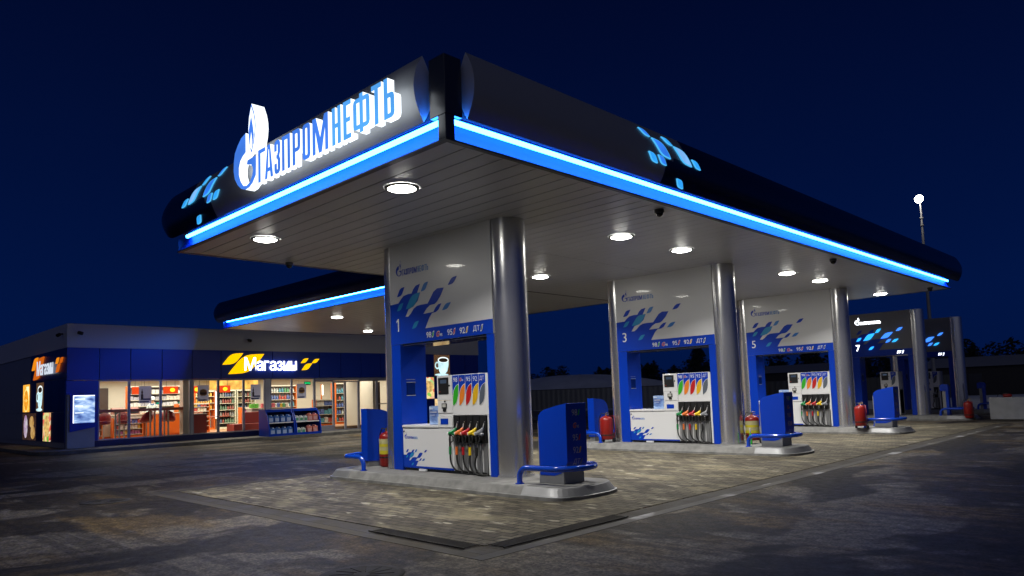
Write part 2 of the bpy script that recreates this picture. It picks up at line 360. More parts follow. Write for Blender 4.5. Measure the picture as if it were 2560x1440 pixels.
# mirror-dark corner post
b = MB(); b.box((5.34,-3.21,5.06), (5.64,-2.93,5.82)); b.box((5.493,-3.21,ZT+.022), (5.64,-3.063,5.06)); b.build('corner_post', m_dsteel, can, bevel=.006)
b = MB(); b.box((-2.8,-3.10,5.11), (5.34,-2.93,5.55)); b.box((5.36,-2.93,5.11), (5.53,19.6,5.55)); b.build('back_panel', m_dsteel, can)
def lens(along, base, sgn, a0, a1, rnd_at, split, zc=5.505, H=.435, Bt=.15, rl=.60):
    """fascia tube with a pointed-oval section; flat cap at one end, rounded off at the other"""
    b = MB(); npf = 14; st = []
    d = 1 if a1 > a0 else -1
    cuts = sorted({0, abs(a1-a0)}|{abs(s-a0) for s in split}); 
    for c0, c1 in zip(cuts[:-1], cuts[1:]): k = max(1, int((c1-c0)/2)); st += [(a0+d*(c0+(c1-c0)*i/k), 1) for i in range(k)]
    st.append((a1, 1))
    for i in range(1, 9): q = i/8; st.append((a1+d*rl*math.sin(q*math.pi/2), max(.02, math.cos(q*math.pi/2)**.7)))
    ring = []
    for i in range(npf+1): t = -1+2*i/npf; ring.append((t, 1-t*t))
    for i in range(1, npf): t = 1-2*i/npf; ring.append((t, -(1-t*t)))
    nr = len(ring); vs = []
    for a, s in st:
        for t, w in ring:
            z = zc+H*t*s; o_ = base+sgn*Bt*w*max(s, .3)
            vs.append((a, o_, z) if along == 'x' else (o_, a, z))
    for i in range(len(st)-1):
        am = (st[i][0]+st[i+1][0])/2
        for j in range(nr):
            tm = ring[j][0]*H+zc
            b.mi = rnd_at(am, tm)
            b.add([vs[i*nr+j], vs[i*nr+(j+1) % nr], vs[(i+1)*nr+(j+1) % nr], vs[(i+1)*nr+j]], [(0,1,2,3)], True)
    b.mi = 2; b.add(vs[:nr], [tuple(range(nr))]); b.mi = 1; b.add(vs[-nr:], [tuple(range(nr))])
    me = b.build('fascia', [m_silver, m_navy, pbr('cap_silver', (.72,.72,.74), .6)], can, fixn=True)
    bm = bmesh.new(); bm.from_mesh(me.data); bmesh.ops.remove_doubles(bm, verts=bm.verts, dist=.0005); bmesh.ops.recalc_face_normals(bm, faces=bm.faces)
    for e in bm.edges:
        if len(e.link_faces) == 2 and e.calc_face_angle(0) > .6: e.smooth = False
    bm.to_mesh(me.data); bm.free(); return me
lens('x', -3.20, -1, 5.21, -2.95, lambda a, z: 1 if a < (-.9 if z < 5.32 else -1.15 if z < 5.48 else -1.75) else 0, [-.9, -1.15, -1.75])
lens('y', 5.64, 1, -2.85, 20.45, lambda a, z: 1 if a > (1.5 if z < 5.40 else 1.72 if z < 5.5 else 2.1) else 0, [1.5, 1.72, 2.1])
def neon(par, p0, p1, m=None, rad=.034):
    b = MB(); b.cyl(p0, p1, rad, 10); o = b.build('neon_tube', m or m_neon, par)
neon(can, (5.45,-3.135,5.012), (-2.50,-3.135,5.012)); neon(can, (5.565,-3.02,5.012), (5.565,19.55,5.012))
# wing of the canopy reaching towards the shop
ZW = 4.80
wing = thing('shop_canopy', 'lower neon edged canopy wing reaching from the pumps towards the shop roof', 'canopy')
b = MB(); b.box((-17.76,4.42,ZW+.03), (-2.86,12.2,5.45)); b.build('roof_box', m_dsteel, wing)
soffit(-17.74, -2.86, 4.28, 12.22, ZW+.008, wing)
b = MB(); b.box((-17.8,4.23,ZW), (-2.86,4.28,ZW+.022)); b.box((-17.8,12.22,ZW), (-2.86,12.27,ZW+.022)); b.box((-17.8,4.28,ZW), (-17.74,12.22,ZW+.022)); b.build('edge_trim', m_trim, wing)
b = MB(); cove(b, 'x', 4.23, -1, -17.8, -2.9, ZW); b.build('neon_cove', pbr('wing_cove_panel', (.001,.014,.14), .5, spec=.1), wing)
sv = can; can = wing
lens('x', 4.23, -1, -2.9, -17.95, lambda a, z: 1, [], zc=5.52); can = sv
b = MB(); b.box((-17.8,4.26,ZW+.024), (-17.77,12.2,5.4)); b.build('side_fascia', m_navy, wing)
neon(wing, (-2.95,4.345,5.11), (-17.6,4.345,5.11), emit('neon_wing_blue', (.0125,.17,1), 120), .027)
# ---- leaf shaped light boxes on the fascias
LA = [[(-2.18,5.49),(-1.89,5.62)],[(-1.87,5.49),(-1.36,5.76)],[(-1.33,5.76),(-1.13,5.91)],[(-1.17,5.49),(-.68,5.76)],[(-.64,5.77),(-.42,5.91)],[(-1.04,5.35),(-.76,5.48)],[(-.77,5.35),(-.47,5.48)],[(-1.74,5.10),(-1.45,5.22)]]
LB = [[(.82,5.85),(1.07,5.73)],[(1.11,5.73),(1.61,5.46)],[(1.49,5.85),(1.75,5.73)],[(1.77,5.73),(2.29,5.46)],[(.96,5.46),(1.24,5.32)],[(1.23,5.46),(1.5,5.33)],[(2.3,5.6),(2.58,5.46)],[(1.89,5.2),(2.18,5.08)]]
cA = [m_leafA, m_leafC, m_leafA, m_leafB, m_leafB, m_leafB, m_leafA, m_leafA]; cB = [m_leafB, m_leafB, m_leafA, m_leafC, m_leafA, m_leafB, m_leafA, m_leafA]
def loff(z): t = (z-5.505)/.435; return .15*max(0, 1-t*t)+.012
tA = thing('leaf_light_sign', 'cluster of glowing blue leaf lights on the logo side fascia, left of the letters', 'light sign', (-1.3,-3.35,5.1))
tB = thing('leaf_light_sign', 'cluster of glowing blue leaf lights on the long right hand fascia', 'light sign', (5.8,1.6,5.1))
def leafbox(root, pl, m, face):
    n = len(pl); b = MB(); cx = sum(p[0] for p in pl)/n; cz = sum(p[1] for p in pl)/n; L = root.location
    F = [face(u, w, .012) for u, w in pl]; Bk = [face(u, w, -.02) for u, w in pl]
    I = [face(cx+(u-cx)*.90, cz+(w-cz)*.92, .013) for u, w in pl]; Cc = face(cx, cz, .018)
    sub = lambda A: [Vector(p)-L for p in A]
    b.mi = 0; b.add(sub(I+[Cc]), [(i, (i+1) % n, n) for i in range(n)], True)
    b.mi = 1; b.add(sub(F+I), [(i, (i+1) % n, n+(i+1) % n, n+i) for i in range(n)]); b.add(sub(F+Bk), [(i, n+i, n+(i+1) % n, (i+1) % n) for i in range(n)])
    b.build('leaf', [m, m_edge], root)
for (p, q), m in zip(LA, cA): leafbox(tA, leafpts(p, q), m, lambda u, w, d: (u, -3.20-loff(w)-d, w))
for (p, q), m in zip(LB, cB): leafbox(tB, leafpts(p, q), m, lambda u, w, d: (5.64+loff(w)+d, u, w))
# ---- company letters with glowing sides
EG = [(1.1,6.01),(.94,5.97),(.81,5.88),(.7,5.77),(.66,5.63),(.65,5.48),(.69,5.34),(.8,5.21),(.93,5.12),(1.09,5.07),(1.22,5.08),(1.34,5.13),(1.45,5.23),(1.46,5.4),(1.46,5.55),(1.16,5.54),(1.13,5.48),(1.21,5.455),(1.29,5.44),(1.34,5.38),(1.35,5.32),(1.32,5.25),(1.23,5.16),(1.12,5.13),(1.01,5.15),(.91,5.25),(.85,5.37),(.85,5.49),(.9,5.59),(.99,5.65),(1.1,5.69)]
EF = [(1.3,5.62),(1.25,5.71),(1.22,5.82),(1.19,6.05),(1.22,6.24),(1.27,6.36),(1.31,6.44),(1.4,6.27),(1.44,6.14),(1.45,6.03),(1.43,5.91),(1.38,5.77)]
EB = [(1.31,6.24),(1.35,6.12),(1.38,6.01),(1.4,5.9),(1.35,5.72),(1.335,5.86),(1.31,5.97),(1.285,5.88),(1.26,5.75),(1.22,5.95),(1.23,6.03),(1.26,6.12)]
SLOT = [('Г',1.53,1.77),('А',1.75,2.02),('З',2.06,2.25),('П',2.30,2.55),('Р',2.62,2.85),('О',2.91,3.13),('М',3.19,3.61),('Н',3.71,3.93),('Е',3.99,4.18),('Ф',4.23,4.61),('Т',4.65,4.87),('Ь',4.92,5.14)]
sg = thing('illuminated_letter_sign', 'big back-lit blue letters with flame emblem standing on the short canopy fascia', 'letter sign', (2.9,-3.4,5.05))
o0 = sg.location
def fm(u, w, d): return (u-o0.x, -3.60+d-o0.y, w-o0.z)
def shrink(P, k): cx = sum(p[0] for p in P)/len(P); cz = sum(p[1] for p in P)/len(P); return [(cx+(x-cx)*k, cz+(z-cz)*k) for x, z in P]
b = MB(); b.prism(EG, fm, 0, .15, 1); b.prism(EF, fm, .002, .22, 1)
b.mi = 1; b.poly([fm(u, w, -.003) for u, w in shrink(EF, .88)]); b.mi = 0; b.poly([fm(u, w, -.006) for u, w in EB])
b.build('emblem', [m_letb, m_letw], sg)
# company lettering drawn as condensed outlines (width w, height 1)
def rr(x0, y0, x1, y1, rx, ry, c='1111'):
    P = []
    for k, (cx, cy, a0, px, py) in enumerate(((x1-rx,y1-ry,0,x1,y1),(x0+rx,y1-ry,90,x0,y1),(x0+rx,y0+ry,180,x0,y0),(x1-rx,y0+ry,270,x1,y0))):
        if c[k] == '1': P += [(cx+rx*math.cos(math.radians(a0+i*22.5)), cy+ry*math.sin(math.radians(a0+i*22.5))) for i in range(5)]
        else: P.append((px, py))
    return P
def outlines(ch, w):
    t = .082; q = .125; m = w/2
    if ch == 'Г': return [[(0,0),(t,0),(t,1-q),(w,1-q),(w,1),(0,1)]]
    if ch == 'А': return [[(0,0),(t,0),(t+.016,.20),(w-t-.016,.20),(w-t,0),(w,0),(w*.67,1),(w*.33,1)], [(t+.026,.32),(w-t-.026,.32),(m+.008,.86),(m-.008,.86)]]
    if ch == 'З': return [[(0,.68),(0,.88),(.02,.96),(.06,1),(w-.06,1),(w-.02,.96),(w,.88),(w,.62),(w-.025,.53),(w-.025,.48),(w,.40),(w,.12),(w-.02,.04),(w-.06,0),(.06,0),(.02,.04),(0,.12),(0,.32),(t,.32),(t,.15),(t+.012,.12),(w-t-.012,.12),(w-t,.15),(w-t,.39),(w-t-.02,.45),(m-.03,.45),(m-.03,.56),(w-t-.02,.56),(w-t,.62),(w-t,.85),(w-t-.012,.88),(t+.012,.88),(t,.85),(t,.68)]]
    if ch == 'П': return [[(0,0),(t,0),(t,1-q),(w-t,1-q),(w-t,0),(w,0),(w,1),(0,1)]]
    if ch == 'Р': return [[(0,0),(t,0),(t,.36),(w-.06,.36),(w-.015,.40),(w,.48),(w,.88),(w-.015,.96),(w-.06,1),(0,1)], [(t,.48),(w-t-.01,.48),(w-t,.51),(w-t,.85),(w-t-.01,.88),(t,.88)]]
    if ch == 'О': return [rr(0,0,w,1,.07,.12), rr(t,.12,w-t,.88,.02,.05)]
    if ch == 'М': return [[(0,0),(t,0),(t,.62),(m-.04,0),(m+.04,0),(w-t,.62),(w-t,0),(w,0),(w,1),(w-.10,1),(m,.42),(.10,1),(0,1)]]
    if ch == 'Н': return [[(0,0),(t,0),(t,.44),(w-t,.44),(w-t,0),(w,0),(w,1),(w-t,1),(w-t,.56),(t,.56),(t,1),(0,1)]]
    if ch == 'Е': return [[(0,0),(w,0),(w,q),(t,q),(t,.44),(w-.02,.44),(w-.02,.56),(t,.56),(t,1-q),(w,1-q),(w,1),(0,1)]]
    if ch == 'Ф': return [[(m-t/2,0),(m+t/2,0),(m+t/2,.10),(w-.06,.10),(w-.015,.14),(w,.22),(w,.78),(w-.015,.86),(w-.06,.90),(m+t/2,.90),(m+t/2,1),(m-t/2,1),(m-t/2,.90),(.06,.90),(.015,.86),(0,.78),(0,.22),(.015,.14),(.06,.10),(m-t/2,.10)], [(t,.22),(m-t/2,.22),(m-t/2,.78),(t,.78)], [(m+t/2,.22),(w-t,.22),(w-t,.78),(m+t/2,.78)]]
    if ch == 'Т': return [[(m-t/2,0),(m+t/2,0),(m+t/2,1-q),(w,1-q),(w,1),(0,1),(0,1-q),(m-t/2,1-q)]]
    if ch == 'Ь': return [[(0,0),(w-.06,0),(w-.015,.04),(w,.12),(w,.50),(w-.015,.58),(w-.06,.62),(t,.62),(t,1),(0,1)], [(t,.12),(w-t-.01,.12),(w-t,.15),(w-t,.47),(w-t-.01,.50),(t,.50)]]
OUT = {}
def filled(ch, w):
    """2-D fill of the outlines: verts and faces"""
    k = (ch, round(w, 3))
    if k in OUT: return OUT[k]
    c = bpy.data.curves.new('o', 'CURVE'); c.dimensions = '2D'; c.fill_mode = 'BOTH'
    for P in outlines(ch, w):
        sp = c.splines.new('POLY'); sp.points.add(len(P)-1); sp.use_cyclic_u = True
        for p, (x, y) in zip(sp.points, P): p.co = (x, y, 0, 1)
    o = bpy.data.objects.new('o', c); COL.objects.link(o); bpy.context.view_layer.update()
    me = bpy.data.meshes.new_from_object(o.evaluated_get(bpy.context.evaluated_depsgraph_get()))
    r = ([tuple(v.co) for v in me.vertices], [tuple(p.vertices) for p in me.polygons])
    bpy.data.objects.remove(o); bpy.data.curves.remove(c); bpy.data.meshes.remove(me); OUT[k] = r; return r
def letter(ch, x0, x1, z0, z1, f, d0, d1):
    vs, fs = filled(ch, x1-x0); h = z1-z0; b = MB()
    b.add([f(x0+x, z0+y*h, d0) for x, y, _ in vs], fs); b.mi = 1; b.add([f(x0+x, z0+y*h, d1) for x, y, _ in vs], [q[::-1] for q in fs])
    for P in outlines(ch, x1-x0):
        n = len(P); b.add([f(x0+x, z0+y*h, d0) for x, y in P]+[f(x0+x, z0+y*h, d1) for x, y in P], [(i, (i+1) % n, n+(i+1) % n, n+i) for i in range(n)])
    return b
def letter_solid(ch, x0, x1, z0, z1, f, d0, d1, off):
    bm = bmesh.new(); vs, fs, fn, asp = glyphs(ch, off)
    V = [bm.verts.new((x0+u*(x1-x0), z0+v*(z1-z0), 0)) for u, v, _ in vs]
    for F in fs:
        try: bm.faces.new([V[i] for i in F])
        except ValueError: pass
    b = MB(); bm.verts.index_update(); P = [v.co.copy() for v in bm.verts]; n = len(P)
    tri = [[v.index for v in q.verts] for q in bm.faces]
    b.mi = 0; b.add([f(p.x, p.y, d0) for p in P], tri)
    b.mi = 1; b.add([f(p.x, p.y, d1) for p in P], [t[::-1] for t in tri])
    be = [[v.index for v in e.verts] for e in bm.edges if len(e.link_faces) == 1]
    b.add([f(p.x, p.y, d0) for p in P]+[f(p.x, p.y, d1) for p in P], [(i, j, n+j, n+i) for i, j in be]); bm.free(); return b
for i, (ch, x0, x1) in enumerate(SLOT):
    letter(ch, x0, x1, 5.075, 5.60, fm, .0, .105).build('letter', [m_letb if i < 7 else m_letc, m_letw], sg)
def small_logo(mbs, x, z, k, f, lit=False):
    """company mark printed small; mbs = (dark blue builder, light blue builder, white builder)"""
    g = lambda u, w, d: f(x+(u-.65)*k, z+(w-5.07)*k, d)
    mbs[0].poly([g(u, w, 0) for u, w in EG]); mbs[0].poly([g(u, w, 0) for u, w in EF]); mbs[2].poly([g(u, w, -.0015) for u, w in shrink(EF, .86)]); mbs[0].poly([g(u, w, -.003) for u, w in EB])
    for i, (ch, a, c) in enumerate(SLOT):
        vs, fs = filled(ch, c-a); mbs[0 if i < 7 else 1].add([g(a+x_, 5.075+y_*.525, 0) for x_, y_, _ in vs], fs)

# ---- ceiling lamps
def lamp(x, y, z, label):
    t = thing('canopy_lamp', label, 'ceiling lamp', (x,y,z), 'round lamps in the canopy ceiling')
    b = MB(); n = 24; ro, ri = .265, .21
    ring = lambda r, zz: [(r*math.cos(2*math.pi*i/n), r*math.sin(2*math.pi*i/n), zz) for i in range(n)]
    b.add(ring(ro, -.002)+ring(ro-.02, -.03)+ring(ri, -.025), [(k*n+i, k*n+(i+1) % n, (k+1)*n+(i+1) % n, (k+1)*n+i) for k in (0, 1) for i in range(n)], True); b.build('rim', pbr('lamp_rim', (.16,.16,.16), .5), t)
    b = MB(); b.add(ring(ri, -.025)+ring(ri*.6, -.05)+[(0,0,-.058)], [(i, (i+1) % n, n+(i+1) % n, n+i) for i in range(n)]+[(n+i, n+(i+1) % n, 2*n) for i in range(n)], True); b.build('lens', m_lamp, t)
    l = bpy.data.lights.new('lamp_light', 'AREA'); l.shape = 'DISK'; l.size = .3; l.energy = 114; l.color = (1,.965,.90); l.spread = math.radians(128)
    lo = bpy.data.objects.new('lamp_light', l); COL.objects.link(lo); lo.parent = t; lo.location = (0,0,-.07)
    return t
rows = [-2.39, 3.11, 5.40, 10.93, 13.25, 18.66]
wR = ['round lit lamp nearest the canopy corner post', 'round lit lamp above the traffic side of the second pump bay, first of the pair', 'round lit lamp directly above island 3, second of the pair', 'round lit lamp between islands 3 and 5', 'round lit lamp just before the column of island 5', 'round lit lamp at the far end of the long canopy edge']
wL = ['round lit lamp under the glowing leaf cluster end of the short fascia', 'round lit shop side lamp hidden behind the column of island 1', 'round lit lamp seen right beside the big column of island 1', 'round lit shop side lamp behind the header of island 3', 'round lit shop side lamp above the header of island 3', 'round lit shop side lamp behind the header of island 5']
for i, y in enumerate(rows): lamp(3.65, y, ZT+.008, wR[i]); lamp(-.67, y, ZT+.008, wL[i])
lamp(-11.77, 6.04, ZW+.008, 'round lit lamp in the canopy wing above the shop entrance'); lamp(-16.0, 10.3, ZW+.008, 'round lit lamp in the wing behind the pump 1 column'); lamp(-7.2, 10.3, ZW+.008, 'round lit lamp in the wing hidden by the pump 1 header')
def domecam(x, y, label):
    t = thing('dome_camera', label, 'security camera', (x,y,ZT+.008), 'dome cameras under the canopy edge')
    MB().lathe([(.07,-.06),(.085,-.05),(.085,0)], n=16).build('base', m_trim, t)
    MB().ball((0,0,-.06), .07, 14, 8, (1,1,1)).build('dome', pbr('dome_glass', (.01,.01,.012), .08), t)
domecam(5.34, 1.9, 'dark dome camera under the long canopy edge nearest the corner'); domecam(5.34, 9.8, 'dark dome camera halfway along the long canopy edge')
domecam(5.25, 18.6, 'dark dome camera at the far end of the long canopy edge'); domecam(-2.6, -.86, 'dark dome camera under the shop side canopy edge')

# ================================================================== PUMP GANTRIES
WAVE = [(-.0,3.53),(.28,3.54),(.36,3.61),(.45,3.67),(.59,3.69),(.72,3.69),(.78,3.77),(.86,3.83),(1.0,3.85),(.93,3.73),(.90,3.68),(1.0,3.68),(.91,3.52),(.77,3.42),(.61,3.38),(.5,3.24),(.6,3.24),(.68,3.29),(.78,3.38),(.88,3.42),(1.01,3.43),(1.22,3.43),(1.32,3.54),(1.41,3.64),(1.52,3.69),(1.72,3.68),(1.62,3.54),(1.51,3.44),(1.44,3.4),(1.29,3.39),(1.19,3.34),(1.08,3.24),(1.39,3.25),(1.46,3.33),(1.54,3.38),(1.64,3.39),(1.55,3.28),(1.47,3.24),(1.35,3.23),(1.27,3.16),(1.13,2.955),(3.03,2.955),(3.03,2.70),(-.0,2.70)]
LV = dict(L1=((.24,3.67),(.5,3.85)), L3=((1.02,3.69),(1.26,3.86)), L4=((.52,3.39),(1.0,3.68)), L5=((.23,3.38),(.45,3.53)), L6=((1.22,3.43),(1.72,3.68)), L7=((1.84,3.71),(2.11,3.85)), L8=((1.4,3.25),(1.64,3.39)), L9=((1.65,3.25),(1.92,3.38)), L10=((.71,2.98),(.94,3.12)))
ZI = .18
FUEL = [('98', (.03,.42,.02)), ('95', (.80,.22,.02)), ('95', (.50,.012,.012)), ('92', (.72,.42,.01)), ('ДТ', (.10,.12,.15))]
m_fc = [pbr('fuel_colour', c, .4) if i == 0 else pbr('fuel_colour%d' % i, c, .4) for i, (_, c) in enumerate(FUEL)]
m_Gr = pbr('racing_red', (.55,.06,.02), .4)
def gmark(mw, mr, x, z, h, f):
    """slanted G with small 95"""
    text(mw, 'G', x-.01*h, z-.03*h, h*.95, h*1.06, lambda u, w, d: f(u, w, 0), .05, .22); text(mr, 'G', x+.04*h, z+.02*h, h*.85, h*.94, lambda u, w, d: f(u, w, -.0015), .03, .22)
    return text(mw, '95', x+1.15*h, z, None, h*.55, lambda u, w, d: f(u, w, 0), .02)
def header_art(par, num, lit, f):
    b1, b2, b3, bw = MB(), MB(), MB(), MB(); br = MB(); ll = MB()
    b1.poly([f(u, w, -.003) for u, w in WAVE])
    for k in LV:
        if k in ('L6', 'L8'): continue
        {'L1': b1, 'L7': b1, 'L3': b2, 'L9': b2}.get(k, b3).poly([f(u, w, -.006) for u, w in leafpts(*LV[k])])
    small_logo((b1, b2, bw) if not lit else (ll, ll, ll), .215, 4.09, .234, lambda u, w, d: f(u, w, d-.003))
    ff = lambda u, w, d: f(u, w, d-.006)
    nb = MB(); ml = m_printw if not lit else emit('lit_lettering', (.9,.96,1), 5); nb.poly([ff(.20+.09*u, 2.96+.26*v, 0) for u, v in ((.5,0),(.95,0),(.95,1),(.6,1),(0,.82),(0,.68),(.5,.83))]) if num == '1' else text(nb, num, .19, 2.96, None if num != '1' else .105, .26, ff, .0)
    nb.build('bay_number', ml, par); X = [1.16, 1.45, 1.79, 2.14, 2.51 if not lit else 1.82]; fl = [MB() for _ in FUEL]
    for i, (t, c) in enumerate(FUEL):
        if lit and i != 4: continue
        gl = MB()
        if i == 1: gmark(gl, br, X[1], 2.76, .105, ff); gl.build('grade_label', ml, par); continue
        w = text(gl, t, X[i], 2.76, None, .115, ff, .01)
        P = leafpts((X[i]+w+.015, 2.755), (X[i]+w+.095, 2.885)); gl.poly([ff(u, w_, 0) for u, w_ in P]); fl[i].poly([ff(u, w_, -.002) for u, w_ in shrink(P, .72)]); gl.build('grade_label', ml, par)
    b1.build('print_wave', m_print, par); b2.build('print_light_leaves', m_print2, par); b3.build('print_cyan_leaves', m_print3, par)
    if bw.v: bw.build('logo_white', m_printw, par)
    if br.v: br.build('grade_mark', m_Gr, par)
    if ll.v: ll.build('lit_mark', emit('lit_lettering', (.9,.96,1), 5), par)
    for i, q in enumerate(fl):
        if q.v: q.build('grade_leaf', m_fc[i], par)
def gantry(y0, num, lit, ztop, label):
    dx = .62 if lit else 0
    t = thing('pump_gantry', label, 'pump gantry', (0,y0,0), 'gantries over the pumps')
    hd = MB(); hd.box((dx,0,2.70), (3.03,.66,ztop)); ho = hd.build('header_panel', m_white if not lit else pbr('grey_panel', (.20,.20,.215), .35), t)
    header_art(ho, num, lit, lambda u, w, d: (min(u+dx, 3.03), d, w))
    b = MB(); b.box((.34+dx,.03,2.66), (2.84,.63,2.697)); b.build('header_soffit', pbr('gloss_soffit', (.25,.25,.26), .08, .8), t)
    if lit:
        for k in ('L3', 'L4', 'L5', 'L6', 'L7', 'L8', 'L9', 'L10'):
            q = MB(); q.prism(leafpts(*LV[k]), lambda u, w, d: (u+dx, d, w), -.035, -.002); q.build('lit_leaf', m_leafD if k in ('L6', 'L7', 'L8') else m_leafE, ho)
    cb = MB(); 
    for xc in (-.10+dx, 3.13):
        c = MB(); c.cyl((xc,.33,ZI), (xc,.33,2.55), .328, 40); c.cyl((xc,.33,2.553), (xc,.33,ztop), .328, 40); c.cyl((xc,.33,ZI), (xc,.33,ZI+.03), .345, 40); c.cyl((xc,.33,2.545), (xc,.33,2.56), .324, 40)
        c.build('column', m_steel, t)
    b = MB(); b.box((dx,.004,ZI), (.30+dx,.655,2.697)); po = b.build('blue_post', m_blue, t, bevel=.006)
    n = MB(); n.box((.301+dx,.14,1.66), (.308+dx,.35,1.93)); n.build('notice_holder', pbr('notice_blue', (.004,.02,.16), .2), po)
    n = MB(); n.box((.301+dx,.13,1.925), (.316+dx,.36,1.937)); n.box((.301+dx,.13,1.655), (.316+dx,.36,1.667)); n.box((.301+dx,.13,1.985), (.305+dx,.36,1.992)); n.build('holder_rail', m_alum, po)
    b = MB(); b.box((2.845,.004,ZI), (3.03,.655,2.697)); b.build('blue_post', m_blue, t, bevel=.006)
    return t
gantry(0, '1', False, ZT+.01, 'white and blue pump gantry number 1, nearest, with two steel columns')
gantry(7.80, '3', False, ZT+.01, 'white and blue pump gantry number 3 under the middle of the canopy')
gantry(15.61, '5', False, ZT+.01, 'white and blue pump gantry number 5 near the far end of the canopy')
gantry(24.12, '7', True, 4.56, 'free-standing dark gantry number 7 with lit leaves, first beyond the canopy')
gantry(30.27, '9', True, 4.56, 'free-standing dark gantry with lit leaves, farthest of the row')
# ---- islands
def island(y0, label, x0=-1.55, x1=5.20):
    t = thing('pump_island', label, 'pump island', (0,y0,0), 'raised pump islands')
    yc = .05
    def outline(off, xa, xb):
        hw = .79-off; R = .72-off*.4; P = []
        for cx, s, xs in ((xb-off-R*.62, 1, xb-.95), (xa+off+R*.62, -1, xa+.95)):
            P.append((xs, yc-hw*s))
            for i in range(25):
                a = -math.pi/2+math.pi*(.5-.5*math.cos(math.pi*i/24))
                ca, sa = math.cos(a), math.sin(a); e = .80
                P.append((cx+s*R*.62*(abs(ca)**e), yc+s*hw*(abs(sa)**e)*(1 if sa > 0 else -1)))
            P.append((xs, yc+hw*s))
        return P
    rings = [(0, -.05), (.005, .05), (.03, .055), (.10, .165), (.118, ZI)]
    b = MB(); sbs = [MB(), MB()]; R = [[(x, y, z) for x, y in outline(o_, x0, x1)] for o_, z in rings]; n = len(R[0])
    vs = [p for r in R for p in r]
    for k in range(len(R)-1):
        for i in range(n):
            j = (i+1) % n; F = (k*n+i, k*n+j, (k+1)*n+j, (k+1)*n+i)
            mid = (vs[F[0]][0]+vs[F[1]][0])/2
            tgt = sbs[0 if mid > 1.8 else 1] if (i not in (26, 53) and k > 0) else b
            tgt.add([vs[q] for q in F], [(0,1,2,3)], i not in (26, 53, 0, 25, 27, 52))
    b.add(R[-1], [tuple(range(n))]); b.build('concrete_kerb', m_conc, t)
    for q in sbs: q.build('steel_end', m_gsteel, t)
    return t
island(0, 'concrete pump island with rounded steel ends under gantry 1'); island(7.80, 'concrete pump island with rounded steel ends under gantry 3'); island(15.61, 'concrete pump island with rounded steel ends under gantry 5')
island(24.12, 'concrete pump island under the lit gantry 7'); island(30.27, 'concrete pump island under the farthest lit gantry')
